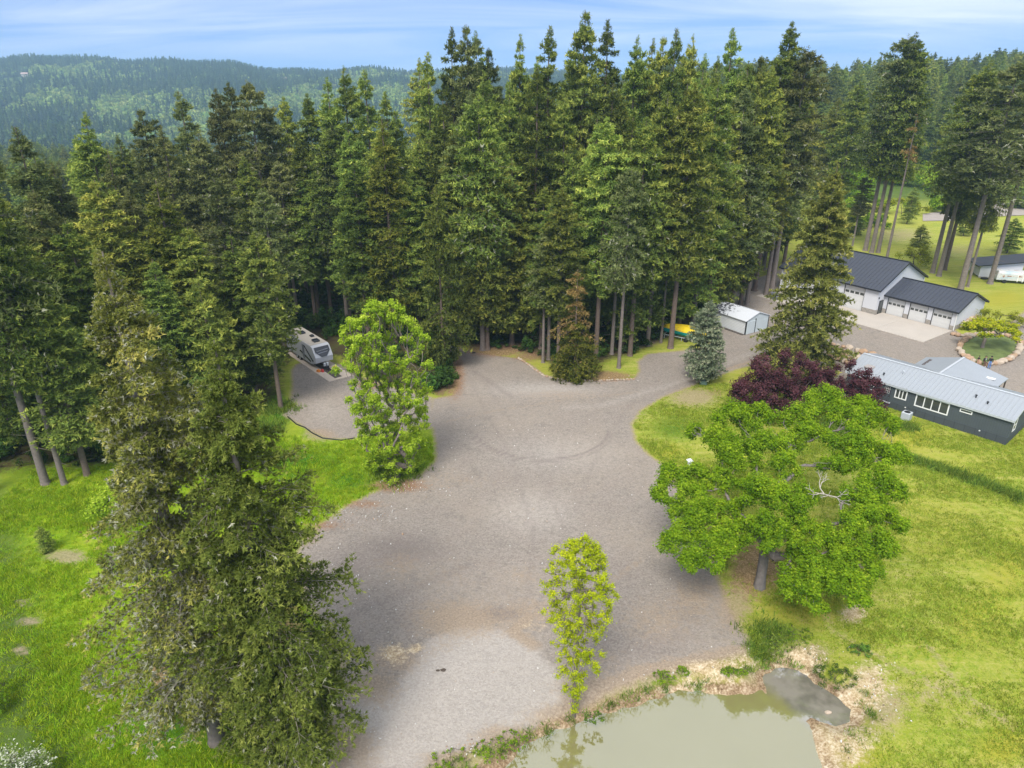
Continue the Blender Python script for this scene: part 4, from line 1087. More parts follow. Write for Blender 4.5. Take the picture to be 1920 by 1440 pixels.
q = MB(); q.box(7.202, 7.25, .25, 1.95, .05, 1.95); q.build('door', M['pale_blue'], shed)
q = MB(); q.box(7.202, 7.26, 1.96, 2.10, .02, 2.2); q.box(7.202, 7.24, -.02, .12, 0, 2.15); q.box(7.1, 7.2, -.04, -.002, 0, 2.15); q.box(7.202, 7.24, 4.9, 5.02, 0, 2.15); q.build('corner_trim', M['black'], shed)
q = MB(); q.prism([(-.1, -.25, 2.10), (-.1, 2.5, 3.04), (-.1, 2.5, 3.10), (-.1, -.25, 2.16)], (7.45, 0, 0)); q.prism([(-.1, 5.25, 2.10), (-.1, 2.5, 3.04), (-.1, 2.5, 3.10), (-.1, 5.25, 2.16)], (7.45, 0, 0)); q.build('roof', M['flake'], shed)
q = MB(); q.box(0.0, 7.1, -.5, -.08, -.02, .12); q.build('gravel_board', M['asphalt'], shed)

# lean-to and old trailer at the far right
lx, ly = G(1834, 521)
lean = thing('lean_to', 'white lean-to shed with a sloping black roof and open bay at the right edge', 'shed', (lx, ly, 0), math.radians(-12))
q = MB(); q.box(0, .12, 0, 5, 0.3, 2.3); q.build('wall', M['white'], lean)
q = MB(); q.prism([(.121, 0, .3), (7, 0, .3), (7, 0, 3.3), (.121, 0, 2.35)], (0, .12, 0)); q.build('wall', M['white'], lean)
q = MB(); q.box(0, 7, -.03, .15, -.1, .297); q.build('foundation', M['block'], lean)
q = MB(); q.prism([(-.8, -.6, 2.25), (11.2, -.6, 3.95), (11.2, -.6, 4.12), (-.8, -.6, 2.42)], (0, 6.2, 0)); q.build('roof', M['roof_dark2'], lean)
q = MB(); q.box(9.0, 9.2, .2, .4, 0, 3.55); q.build('post', M['black'], lean)
q = MB(); q.box(9.0, 9.2, 4.9, 5.1, 0, 3.55); q.build('post', M['black'], lean)
def rusty():
    m, t, o = mat('rusty_white_metal')
    tcn = N(t, 'ShaderNodeTexCoord')
    mp = N(t, 'ShaderNodeMapping'); mp.inputs['Scale'].default_value = (0.5, 1.4, 1.6); t.links.new(tcn.outputs['Object'], mp.inputs[0])
    nz = noise(t, mp.outputs[0], 1.2, 5, 0.65)
    nb = noise(t, mp.outputs[0], 0.7, 3)
    c = mixc(t, ramp(t, nb, [(0.45, 0.0), (0.6, 1.0)]), (0.62, 0.62, 0.60), (0.40, 0.50, 0.56))
    c = mixc(t, ramp(t, nz, [(0.56, 0.0), (0.62, 1.0)]), c, (0.30, 0.11, 0.05))
    p = N(t, 'ShaderNodeBsdfPrincipled'); t.links.new(c, p.inputs['Base Color']); p.inputs['Roughness'].default_value = 0.6
    t.links.new(p.outputs[0], o.inputs[0]); return m
tx, ty = G(1866, 530)
old = thing('old_trailer', 'derelict rust-stained pale trailer parked in front of the lean-to', 'trailer', (tx, ty, 0), math.radians(-17))
mr = rusty()
q = MB(); q.prism([(0, 0, .55), (0, 0, 1.75), (0.25, .3, 2.15), (0.25, 2.0, 2.15), (0, 2.3, 1.75), (0, 2.3, .55)], (7.5, 0, 0)); q.build('body', mr, old, bevel=.04)
q = MB(); q.box(3.3, 3.42, -.06, -.005, .4, 2.0); q.box(4.1, 4.22, -.06, -.005, .4, 2.0); q.build('door_frame', M['white_trim'], old)
for x in (1.4, 5.6):
    q = MB(); q.tube((x, -.02, .35), (x, .25, .35), .35, .35, 12); q.build('wheel', M['black'], old)
q = MB(); q.box(-0.2, .9, -.1, .6, 0, .32)
tyre = q.build('black_trough', M['black'], None, bevel=.05); tyre.location = (lx+.2, ly-1.2, 0); tag(tyre, 'low black trough in the grass beside the lean-to wall', 'trough')

# travel trailer on its two-strip pad
RVA = math.atan2(-5.4, 4.5)            # long axis towards the yard
pv = Vector((*G(617, 716.3), 0))
u_ = Vector((math.cos(RVA), math.sin(RVA), 0)); w_ = Vector((-math.sin(RVA), math.cos(RVA), 0))
pad = MB()
pad.box(-14, 0, 0, 1.05, -.1, .07); pad.box(-14, -.5, 2.1, 3.2, -.1, .07); pad.box(-.48, 0, 1.07, 3.2, -.1, .068)
pd_ = pad.build('concrete_pad', plain('pale_concrete', (0.56, 0.47, 0.385), 0.85, var=0.12, scale=0.6)); pd_.location = pv; pd_.rotation_euler = (0, 0, RVA); tag(pd_, kind='structure')
fil = MB(); fil.box(-14, -.5, 1.07, 2.08, -.1, .03); f_ = fil.build('dark_gravel_strip', M['asphalt']); f_.location = pv; f_.rotation_euler = (0, 0, RVA); tag(f_, kind='structure')
M['rv_white'] = plain('trailer_white', (0.46, 0.47, 0.50), 0.35, var=0.04)
M['rv_roof'] = plain('trailer_roof', (0.42, 0.38, 0.33), 0.7, var=0.15)
M['rv_dark'] = plain('trailer_dark', (0.02, 0.022, 0.03), 0.25, var=0.2, spec=0.7)
M['rv_grey'] = plain('trailer_grey', (0.16, 0.17, 0.20), 0.4)
o_ = pv + u_*(-4.6) + w_*1.6
rv = thing('travel_trailer', 'white and black travel trailer with a dark raked front parked on concrete strips', 'trailer', o_, RVA)
prof = [(-8.6, .55), (-0.9, .55), (0.35, 1.0), (0.45, 1.75), (-0.35, 2.95), (-0.75, 3.12), (-8.6, 3.12)]
q = MB(); q.prism([(x, -1.22, z) for x, z in prof], (0, 2.44, 0)); q.build('body', M['rv_white'], rv, bevel=.03)
q = MB(); q.box(-8.55, -.85, -1.15, 1.15, 3.121, 3.16); rroof = q.build('roof', M['rv_roof'], rv)
for x, y, a, b in ((-1.9, 0.1, .9, .8), (-6.0, 0.0, .9, .8), (-3.9, .5, .5, .5)):
    q = MB(); q.box(x-a/2, x+a/2, y-b/2, y+b/2, 3.162, 3.42); q.build('air_conditioner' if a > .6 else 'roof_vent', M['rv_dark'], rroof, bevel=.05)
# raked dark windshield cap and its pale stripes
def fpt(t_, y): return (0.47 + (-0.33-0.47)*t_, y, 1.77 + (2.95-1.77)*t_)
q = MB(); q.prism([fpt(.98, -1.0), fpt(.98, 1.0), fpt(0.5, 1.0), fpt(0, .35), fpt(0, -.35), fpt(0.5, -1.0)], (.03, 0, .02)); wsh = q.build('front_cap', M['rv_dark'], rv)
q = MB(); q.prism([fpt(.62, -.8), fpt(.70, .8), fpt(.64, .8), fpt(.56, -.8)], (.045, 0, .03)); q.build('stripe', M['rv_grey'], wsh)
q = MB(); q.prism([fpt(.4, -.75), fpt(.46, .7), fpt(.40, .6), fpt(.34, -.6)], (.045, 0, .03)); q.build('stripe', M['rv_grey'], wsh)
for s in (-1, 1):
    y = 1.225*s
    q = MB()
    q.prism([(-.2, y, 1.2), (-2.6, y, 2.7), (-3.0, y, 2.7), (-.5, y, 1.0)], (0, .02*s, 0)); q.prism([(-.9, y, 1.0), (-4.0, y, 1.7), (-4.4, y, 1.5), (-1.2, y, .8)], (0, .02*s, 0))
    q.build('side_graphic', M['rv_dark'], rv)
    for x in (-4.6, -5.5):
        q = MB(); q.tube((x, 1.0*s, .36), (x, 1.2*s, .36), .36, .36, 14); wv_ = q.build('wheel', M['black'], rv)
        q = MB(); q.tube((x, 1.201*s, .36), (x, 1.22*s, .36), .18, .18, 10); q.build('rim', M['roof_light2'], wv_)
    q = MB(); q.box(-7.6, -6.6, y-.01 if s > 0 else y-.015, y+.015, 1.7, 2.4); q.build('window', M['rv_dark'], rv)
q = MB(); q.box(-3.4, -2.8, -1.25, -1.222, .8, 2.7); q.build('door', M['rv_grey'], rv)
q = MB(); q.prism([(.2, -.5, .5), (.2, .5, .5), (1.5, 0.06, .5), (1.5, -.06, .5)], (0, 0, .1)); q.tube((1.35, 0, .0), (1.35, 0, .75), .05, .05, 8); q.build('hitch', M['black'], rv)
q = MB(); q.tube((.75, -.2, .6), (.75, -.2, 1.0), .16, .16, 10); q.tube((.75, .2, .6), (.75, .2, 1.0), .16, .16, 10); q.build('gas_bottle', M['roof_light2'], rv, bevel=.01)
M['red'] = plain('red_plastic', (0.55, 0.05, 0.04), 0.4); M['yellow'] = plain('yellow_plastic', (0.75, 0.48, 0.04), 0.45); M['orange'] = plain('orange_plastic', (0.70, 0.22, 0.03), 0.45)
for k, (dx, dy, mm, nm, lb) in enumerate(((.9, -.95, 'red', 'toolbox', 'small red box on the strip in front of the travel trailer'), (.7, -1.45, 'orange', 'wheel_chock', 'orange wedge beside the red box by the trailer'), (1.0, .75, 'yellow', 'levelling_block', 'small yellow block under the trailer nose'))):
    q = MB(); q.prism([(0, 0, 0), (.5, 0, 0), (.42, 0, .3), (.08, 0, .3)], (0, .3, 0)); b_ = q.build(nm, M[mm], None, bevel=.02)
    b_.location = o_ + u_*dx + w_*dy + Vector((0, 0, .075)); b_.rotation_euler = (0, 0, RVA+.4*k); tag(b_, lb, nm.replace('_', ' '))

# boat under a yellow and teal cover on its trailer
M['tarp_y'] = plain('yellow_cover', (0.80, 0.58, 0.01), 0.6, var=0.12, scale=2.0)
M['tarp_t'] = plain('teal_cover', (0.0, 0.30, 0.30), 0.6, var=0.15, scale=2.0)
bx_, by_ = G(1243, 634)
bt = thing('covered_boat', 'boat on a trailer wrapped in a yellow cover over teal sides under the firs', 'boat', (bx_+.3, by_+.9, 0), math.radians(-33))
# cover as a lofted hull
def loft(name, secs, m, parent):
    V, F = [], []
    k = len(secs[0])
    for s in secs: V += s
    for i in range(len(secs)-1):
        for j in range(k-1):
            a = i*k+j; F.append((a, a+1, a+k+1, a+k))
    F.append(tuple(range(k))[::-1]); F.append(tuple((len(secs)-1)*k+j for j in range(k)))
    me = bpy.data.meshes.new(name); me.from_pydata(V, [], F); me.materials.append(m)
    return link(name, me, parent)
top_s, side_s = [], []
for i in range(9):
    f = i/8; x = f*6.6
    hw = 1.15*min(1, 0.35+1.3*f)*(1 if f < .85 else 1-.5*(f-.85)/.15)
    hr = 1.95 + .35*math.sin(math.pi*f) - .35*max(0, f-.8)*3 
    he = 1.50
    top_s.append([(x, -hw, he), (x, -hw*.96, he+.16), (x, -hw*.45, hr-.12), (x, 0, hr), (x, hw*.45, hr-.12), (x, hw*.96, he+.16), (x, hw, he)])
    side_s.append([(x, -hw*1.0, he-.002), (x, -hw*.93, he-.35), (x, -hw*.75, he-.62), (x, 0, he-.72), (x, hw*.75, he-.62), (x, hw*.93, he-.35), (x, hw*1.0, he-.002)])
loft('cover', top_s, M['tarp_y'], bt); loft('hull', side_s, M['tarp_t'], bt)
q = MB()
q.box(-1.2, 6.2, -.75, -.65, .50, .60); q.box(-1.2, 6.2, .65, .75, .50, .60)
for x in (0.2, 2.2, 4.2, 6.0): q.box(x, x+.08, -.649, .649, .50, .60)
for x in (0.3, 2.9, 5.6):
    for y in (-.74, .66): q.box(x, x+.07, y, y+.07, -.02, .499)
q.build('trailer_frame', M['roof_light2'], bt)
for y in (-.95, .8):
    q = MB(); q.tube((3.6, y, .32), (3.6, y+.18, .32), .32, .32, 12); q.build('wheel', M['black'], bt)

# air conditioner by the home
ax, ay = G(1698, 788)
ac = thing('air_conditioner', 'square pale grey outdoor air conditioner on the lawn against the mobile home', 'air conditioner', (ax+.1, ay+.2, 0), MH)
q = MB(); q.box(-.45, .45, -.45, .45, 0, .92); q.build('casing', M['roof_light2'], ac, bevel=.04)
q = MB(); q.tube((0, 0, .921), (0, 0, .94), .33, .33, 18); q.build('fan_opening', M['black'], ac)
q = MB()
for i in range(8):
    y = -.3+.6*i/7; q.box(-.46, -.451, -.35, .35, .15+.09*i, .18+.09*i)
q.build('grille', M['rv_grey'], ac)
q = MB(); q.tube((0, 0, .94), (0, 0, .97), .33, .30, 18); q.tube((0,0,.97),(0,0,.975),.08,.08,10); 
# white vent post in the grass beyond the oak
vx, vy = G(1291, 884)
vp = thing('vent_post', 'short white post with a flat square cap at the gravel edge behind the oak', 'post', (vx, vy, 0), 0.3)
q = MB(); q.box(-.13, .13, -.13, .13, 0, 1.15); q.build('post', M['white_trim'], vp)
q = MB(); q.box(-.26, .26, -.26, .26, 1.152, 1.24); q.box(-.18, .18, -.18, .18, 1.241, 1.34); q.build('cap', M['white_trim'], vp, bevel=.02)
# utility box by the blue spruce, and a steel tank by the workshop corner
ux, uy = G(1318, 721)
q = MB(); q.box(-.4, .4, -.3, .3, 0, .5); q.box(-.42, .42, -.32, .32, .501, .56)
ub = q.build('utility_box', plain('green_box', (0.16, 0.24, 0.20), 0.5), None, bevel=.02); ub.location = (ux, uy, 0); tag(ub, 'low grey-green utility box in the grass at the foot of the blue spruce', 'utility box')
gx_, gy_ = G(1451, 562)
gen = thing('generator', 'dark grey generator cabinet at the left corner of the white workshop', 'generator', (gx_, gy_, 0), HD)
q = MB(); q.box(-.5, .5, -.4, .4, .1, 1.25); q.build('cabinet', M['rv_grey'], gen, bevel=.03)
q = MB(); q.box(-.6, .6, -.5, .5, 0, .099); q.build('base', M['block'], gen)

# ------------------------------------------------------------------ stones
def rock_mesh(name, seed, m):
    r = np.random.default_rng(seed)
    bm = bmesh.new(); bmesh.ops.create_icosphere(bm, subdivisions=2, radius=0.5)
    dirs = r.normal(0, 1, (7, 3)); dirs /= np.linalg.norm(dirs, axis=1, keepdims=True)
    for v in bm.verts:
        p = np.array(v.co)
        for d_ in dirs:
            k = p @ d_
            if k > 0.36: p = p - d_*(k-0.36)*0.85
        p = p*(1 + 0.05*math.sin(p[0]*9+seed) + 0.05*math.sin(p[1]*11))
        v.co = p
    me = bpy.data.meshes.new(name); bm.to_mesh(me); bm.free(); me.materials.append(m)
    return me
ROCKS = [rock_mesh('stone', 100+i, M['rock'] if i % 2 else M['rock2']) for i in range(6)]
rk_rng = random.Random(3)
def stone_run(root, pts, size, gap=0.85, rows=1, jz=0.0, inset=0.0, zoff=0.0):
    P = [Vector((x, y, 0)) for x, y in pts]
    org = root.location
    for row in range(rows):
        carry = rk_rng.uniform(0, size)
        for a, b in zip(P[:-1], P[1:]):
            d_ = b-a; L = d_.length; n_ = Vector((-d_.y, d_.x, 0)).normalized()
            s = carry
            while s < L:
                sz = size*rk_rng.uniform(.75, 1.25)
                p = a + d_*(s/L) + n_*(rk_rng.uniform(-.12, .12)*size + inset*row)
                link('stone', rk_rng.choice(ROCKS), root, loc=(p.x-org.x, p.y-org.y, sz*.28 + row*size*.62 + zoff), rot=(rk_rng.uniform(-.3, .3), rk_rng.uniform(-.3, .3), rk_rng.uniform(0, 6.28)),
                     scale=(sz*rk_rng.uniform(1.0, 1.35), sz*rk_rng.uniform(.85, 1.1), sz*rk_rng.uniform(.7, .95)))
                s += sz*gap*rk_rng.uniform(.95, 1.15)
            carry = s - L
ring_pts = [tuple(p) for p in RING] + [tuple(RING[0])]
rg = thing('stone_ring', 'oval ring of tan boulders around the golden tree bed', 'stone edging', (RING[:, 0].mean(), RING[:, 1].mean(), 0))
stone_run(rg, ring_pts, 0.85, .9)
wall = thing('boulder_wall', 'stacked tan boulder retaining wall between the upper and lower gravel drives', 'retaining wall', (*G(1620, 690), 0))
stone_run(wall, [G(1555, 668), G(1590, 684), G(1640, 702), G(1690, 712)], 1.15, .88, rows=2, inset=.5)
stone_run(wall, [G(1555, 655), G(1600, 668), G(1650, 684), G(1700, 700), G(1765, 706)], 0.95, .95, rows=1, zoff=.7)
cw_ = thing('boulder_bank', 'heap of tan boulders banked against the right end of the garage wing', 'rock bank', (*G(1800, 622), 0))
stone_run(cw_, [G(1784, 628), G(1800, 632), G(1822, 630)], .8, .9)
stone_run(cw_, [G(1795, 620), G(1812, 618), G(1830, 608)], .8, .9, zoff=.35)
stone_run(cw_, [G(1802, 618), G(1818, 611), G(1834, 602)], .8, .9, zoff=.7)
ed = thing('drive_edging', 'curving line of small pale stones along the forest side of the gravel', 'stone edging', (*G(1050, 700), 0))
stone_run(ed, [G(x, y) for x, y in ((972,672),(990,684),(1003,694),(1020,706),(1050,712),(1085,714),(1130,714),(1190,712))], .30, 1.1)
ed2 = thing('drive_edging', 'line of pale stones under the firs along the drive behind the shed', 'stone edging', (*G(1400, 520), 0))
stone_run(ed2, [G(x, y) for x, y in ((1342,560),(1345,545),(1370,530),(1400,518),(1430,508),(1455,500))], .5, 1.15)

# bed inside the ring
bed = bpy.data.meshes.new('planting_bed')
cR = RING.mean(0)
Vb = [(cR[0], cR[1], .38)] + [tuple((cR + (p-cR)*k)) + (z_,) for k, z_ in ((.6, .32), (.93, .12)) for p in RING]
nR = len(RING)
Fb = [(0, 1+i, 1+(i+1) % nR) for i in range(nR)] + [(1+i, 1+nR+i, 1+nR+(i+1) % nR, 1+(i+1) % nR) for i in range(nR)]
bed.from_pydata(Vb, [], Fb); bed.materials.append(plain('bed_soil_grass', (0.13, 0.17, 0.05), 0.95, var=0.6, scale=1.2, bump=.5))
tag(link('planting_bed', bed), kind='structure')
# ------------------------------------------------------------------ people by the ring
SK = plain('skin', (0.50, 0.30, 0.21), 0.6); HAIR = plain('dark_hair', (0.03, 0.02, 0.015), 0.7); JEAN = plain('blue_jeans', (0.10, 0.22, 0.50), 0.8)
BLK = plain('black_cloth', (0.018, 0.018, 0.022), 0.8); SHOE = plain('white_shoes', (0.75, 0.75, 0.73), 0.6); BRN = plain('brown_cloth', (0.16, 0.09, 0.06), 0.8); PRINT = plain('white_print', (0.8, 0.8, 0.8), 0.7)
def person(loc, rz, label, s, legs, torso, shoes, joints, sleeves=None, arms_m=None, group='people by the stone ring'):
    """joints: dict of points (metres, standing figure 1.75 m tall before scale)"""
    J = dict(pelvis=(0,0,.95), waist=(0,0,1.08), chest=(0,0.0,1.33), neck=(0,0,1.49), headb=(0,.01,1.57), headt=(0,0.01,1.70),
             ls=(-.19,0,1.42), le=(-.25,.02,1.13), lw=(-.26,-.08,.90), lh=(-.26,-.11,.82), rs=(.19,0,1.42), re=(.25,.02,1.13), rw=(.26,-.08,.90), rh=(.26,-.11,.82),
             lt=(-.10,0,.90), lk=(-.11,-.02,.49), la=(-.11,.02,.09), lf=(-.12,-.15,.04), rt=(.10,0,.90), rk=(.11,-.02,.49), ra=(.11,.02,.09), rf=(.12,-.15,.04))
    J.update(joints)
    R = dict(pelvis=.15, waist=.13, chest=.16, neck=.062, headb=.085, headt=.095, ls=.075, le=.048, lw=.034, lh=.042, rs=.075, re=.048, rw=.034, rh=.042, lt=.092, lk=.062, la=.042, lf=.04, rt=.092, rk=.062, ra=.042, rf=.04)
    E = [('pelvis','waist'),('waist','chest'),('chest','neck'),('neck','headb'),('headb','headt'),('chest','ls'),('ls','le'),('le','lw'),('lw','lh'),('chest','rs'),('rs','re'),('re','rw'),('rw','rh'),
         ('pelvis','lt'),('lt','lk'),('lk','la'),('la','lf'),('pelvis','rt'),('rt','rk'),('rk','ra'),('ra','rf')]
    names = list(J)
    me = bpy.data.meshes.new('person_skeleton')
    me.from_pydata([J[n] for n in names], [(names.index(a), names.index(b)) for a, b in E], [])
    tmp = bpy.data.objects.new('person_tmp', me); COL.objects.link(tmp)
    md = tmp.modifiers.new('skin', 'SKIN'); md.branch_smoothing = .6
    for i, n in enumerate(names):
        sv = me.skin_vertices[0].data[i]; sv.radius = (R[n]*1.05, R[n]*(.78 if n in ('chest', 'waist', 'pelvis') else 1.0)); sv.use_root = (n == 'pelvis')
    sb = tmp.modifiers.new('sub', 'SUBSURF'); sb.levels = 2; sb.render_levels = 2
    dg = bpy.context.evaluated_depsgraph_get()
    bme = bpy.data.meshes.new_from_object(tmp.evaluated_get(dg))
    bpy.data.objects.remove(tmp)
    bme.name = 'person_body'
    bme.materials.clear()
    for m in (SK, torso, legs, shoes): bme.materials.append(m)
    JV = {n: Vector(J[n]) for n in names}
    def segd(p, a, b):
        ab = b-a; t_ = max(0, min(1, (p-a).dot(ab)/ab.length_squared)); return (p-a-ab*t_).length
    part = {('pelvis','waist'):2,('waist','chest'):1,('chest','neck'):1,('neck','headb'):0,('headb','headt'):0,('chest','ls'):1,('ls','le'):1,('le','lw'):sleeves or 0,('lw','lh'):0,('chest','rs'):1,('rs','re'):1,('re','rw'):sleeves or 0,('rw','rh'):0,
            ('pelvis','lt'):2,('lt','lk'):2,('lk','la'):2,('la','lf'):3,('pelvis','rt'):2,('rt','rk'):2,('rk','ra'):2,('ra','rf'):3}
    for p in bme.polygons:
        best = min(E, key=lambda e: segd(p.center, JV[e[0]], JV[e[1]]))
        p.material_index = part[best]; p.use_smooth = True
    o = thing('person', label, 'person', (loc[0], loc[1], loc[2] if len(loc) > 2 else 0), rz, group, (s, s, s))
    link('body', bme, o)
    hb = Vector(J['headt'])
    bm = bmesh.new(); bmesh.ops.create_uvsphere(bm, u_segments=12, v_segments=8, radius=.118)
    bmesh.ops.delete(bm, geom=[f for f in bm.faces if f.calc_center_median().y < -.02 and f.calc_center_median().z < .05], context='FACES')
    hm = bpy.data.meshes.new('hair'); bm.to_mesh(hm); bm.free(); hm.materials.append(HAIR)
    link('hair', hm, o, loc=(hb.x, hb.y+.012, hb.z+.012))
    f = MB(); hd = Vector(J['headb'])*.45 + hb*.55
    f.tube((hd.x, hd.y-.095, hd.z-.02), (hd.x, hd.y-.13, hd.z-.035), .018, .012, 6); f.build('nose', SK, o)
    return o
px_, py_ = G(1853.5, 691.5)
p2 = person((px_, py_), math.radians(160), 'person standing in a dark jacket and blue jeans, rightmost at the stone ring', 1.0, JEAN, BLK, BLK, dict(lk=(-.12,-.05,.49), rk=(.12,.03,.49), ra=(.12,.08,.09), rf=(.12,-.08,.04)), sleeves=1)
sx_, sy_ = G(1846, 687)
p1 = person((sx_, sy_, 0.0), math.radians(15), 'person sitting on a boulder in a black top with white print and white shoes', 1.0, BRN, BLK, SHOE,
   dict(pelvis=(0,.30,.58), waist=(0,.30,.74), chest=(0,.22,.98), neck=(0,.16,1.14), headb=(0,.12,1.21), headt=(0,.10,1.33), ls=(-.19,.2,1.07), le=(-.26,.05,.82), lw=(-.15,-.12,.70), lh=(-.10,-.16,.68), rs=(.19,.2,1.07), re=(.26,.05,.82), rw=(.15,-.12,.70), rh=(.10,-.16,.68),
        lt=(-.10,.22,.56), lk=(-.14,-.16,.52), la=(-.15,-.14,.10), lf=(-.16,-.32,.05), rt=(.10,.22,.56), rk=(.14,-.16,.52), ra=(.17,-.18,.10), rf=(.18,-.36,.05)), sleeves=1)
q = MB(); q.box(-.10, .10, .045, .06, .98, 1.06); q.build('print', PRINT, p1)
cxp, cyp = G(1832, 684)
p0 = person((cxp, cyp, 0), math.radians(200), 'small child in a black shirt standing left of the two others at the ring', .72, SK, BLK, SHOE, {}, sleeves=0)

# ------------------------------------------------------------------ trees
kw = dict(nbr=215, twigs=13, tufts=3, cards=5, cl=0.48, cw=0.18)
FIR = [Variant('fir_a', 1, 38, 5.0, .16, M['fir'], M['bark'], **kw, gaps=.06), Variant('fir_b', 2, 38, 5.0, .22, M['fir'], M['bark'], **kw, pw=.7, gaps=.10, irr=.38),
       Variant('fir_c', 3, 38, 5.0, .10, M['fir'], M['bark'], **kw, pw=.9), Variant('fir_d', 4, 38, 5.0, .18, M['fir'], M['bark'], **{**kw, 'nbr': 165}, gaps=.16, irr=.42, pw=.75, droop=.32),
       Variant('fir_e', 5, 38, 5.0, .14, M['fir'], M['bark'], **kw, gaps=.05, pw=.62, up=36)]
TALL = [Variant('tall_a', 11, 40, 5.2, .40, M['fir'], M['bark_grey'], **kw, gaps=.12, irr=.4, pw=.6, lich=.03), Variant('tall_b', 12, 40, 5.2, .48, M['fir_brown'], M['bark_grey'], **{**kw, 'nbr': 165}, gaps=.15, irr=.4, pw=.55, lich=.04),
        Variant('tall_c', 13, 40, 5.2, .33, M['fir'], M['bark'], **kw, gaps=.10, irr=.35, pw=.65, lich=.02)]
SMALL = [Variant('small_a', 21, 14, 3.0, .08, M['fir'], M['bark'], stubs=4, nbr=110, twigs=10, tufts=3, cards=5, cl=.34, cw=.13, pw=.85), Variant('small_b', 22, 14, 3.0, .12, M['fir'], M['bark'], stubs=4, nbr=95, twigs=10, tufts=3, cards=5, cl=.34, cw=.13, pw=.75, gaps=.1)]
nG = ['dense stand of firs behind the gravel yard', 'lichened firs of the stand on the left', 'tall bare-stemmed firs beyond the workshop']
def top_tree(px, py, D, v, R, label, group, name='fir_tree', needles=None):
    a, b, c = ray(px, py)
    t = D/b
    x = a*t
    H = CAMZ + c*t - zg(x, D)
    return put(v, name, label, 'tree', x, D, H, R, group, needles)
def base_tree(bx, by, ty, v, R, label, group, name='fir_tree', needles=None):
    x, y = G(bx, by)
    return put(v, name, label, 'tree', x, y, HT(ty, y), R, group, needles)
BR, YL = M['fir_brown'], M['fir_yellow']
g0, g1, g2 = nG
MID = 'dark fir packed into the dense stand behind the gravel yard'
# skyline of the dense stand, left to right
for (px, py, D, k, R, lb, nd) in [
 (800,88,112,3,4.2,'slim fir whose spire marks the left end of the tall dense stand',None), (845,40,118,3,4.0,'fir with a sparse spire standing second from the left end of the tall dense stand',None),
 (875,36,116,1,4.6,'tall brownish fir with a ragged double spire left of the tallest fir',BR), (893,52,121,0,4.2,MID,None), (915,80,112,1,4.0,MID,BR), (905,128,101,4,4.6,'paler green fir rising in front of the brownish double spire',None),
 (975,58,114,0,4.4,'fir with an even triangular tip between the double spire and the tallest fir',None), (1030,38,118,3,4.8,'fir with open layered tip just left of the tallest fir',None), (1098,8,116,1,5.2,'tallest fir of the dense stand, its tip highest against the sky',None),
 (1082,60,121,0,4.2,MID,None), (1142,26,120,3,4.8,'sparse topped fir just right of the tallest fir',None), (1195,62,117,4,4.2,MID,None), (1225,66,121,0,4.0,MID,None), (1246,58,118,1,3.8,MID,None), (1270,43,116,3,4.0,'fir with a narrow dark tip above the middle of the firs right of the tallest',None),
 (1302,60,120,4,4.0,MID,None), (1322,95,116,0,4.0,MID,None), (1378,42,117,3,4.6,'fir whose thin tip leans to the right above the blue spruce',None), (1405,108,114,1,4.2,MID,None), (1432,120,118,5,4.2,MID,None),
 (1487,36,121,5,5.2,'tall broad fir with a ragged tip above the workshop\'s olive spruce',None), (1517,84,118,6,5.0,'layered fir on the right end of the dense stand',None), (1460,110,122,5,4.2,MID,None)]:
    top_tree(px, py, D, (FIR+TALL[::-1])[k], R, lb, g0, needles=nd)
# shorter firs in front of them
for (px, py, D, k, R, nd) in [(880,168,97,0,4.6,BR),(1008,118,103,3,4.4,None),(955,150,108,0,4.2,None),(1060,170,106,4,4.2,None),(1120,216,98,2,4.6,None),(1188,212,99,0,4.6,YL),(1075,292,93,1,3.6,None),(1020,345,92,3,4.2,None),
 (960,292,94,2,4.4,None),(1150,150,109,4,4.4,None),(1250,170,104,1,4.4,None),(1290,150,107,2,4.4,YL),(1348,140,108,0,4.6,YL),(1310,240,98,4,4.2,None),(1380,190,106,2,4.4,None),(1420,190,108,0,4.4,None),(1240,270,96,2,4.2,None),
 (830,180,105,2,4.4,None),(785,260,104,0,4.0,None),(850,240,98,4,4.2,None),(925,230,98,1,4.0,None),(1450,210,114,5,4.4,YL),(1490,190,118,6,4.4,None),(1360,290,104,5,4.0,None),(1410,290,108,6,4.2,None),
 (770,330,97,1,3.6,None),(905,350,94,4,3.8,None)]:
    top_tree(px, py, D, (FIR+TALL[::-1])[k], R, MID, g0, needles=nd)
# rear fill of the stand
fr_ = random.Random(8)
for i in range(34):
    px = 790 + 24*i*0.97 + fr_.uniform(-10, 10); D = fr_.uniform(126, 150)
    top_tree(px if px < 1560 else 1200, fr_.uniform(95, 170), D, FIR[fr_.randrange(5)], 4.4, 'dark fir at the back of the dense stand behind the yard', g0)
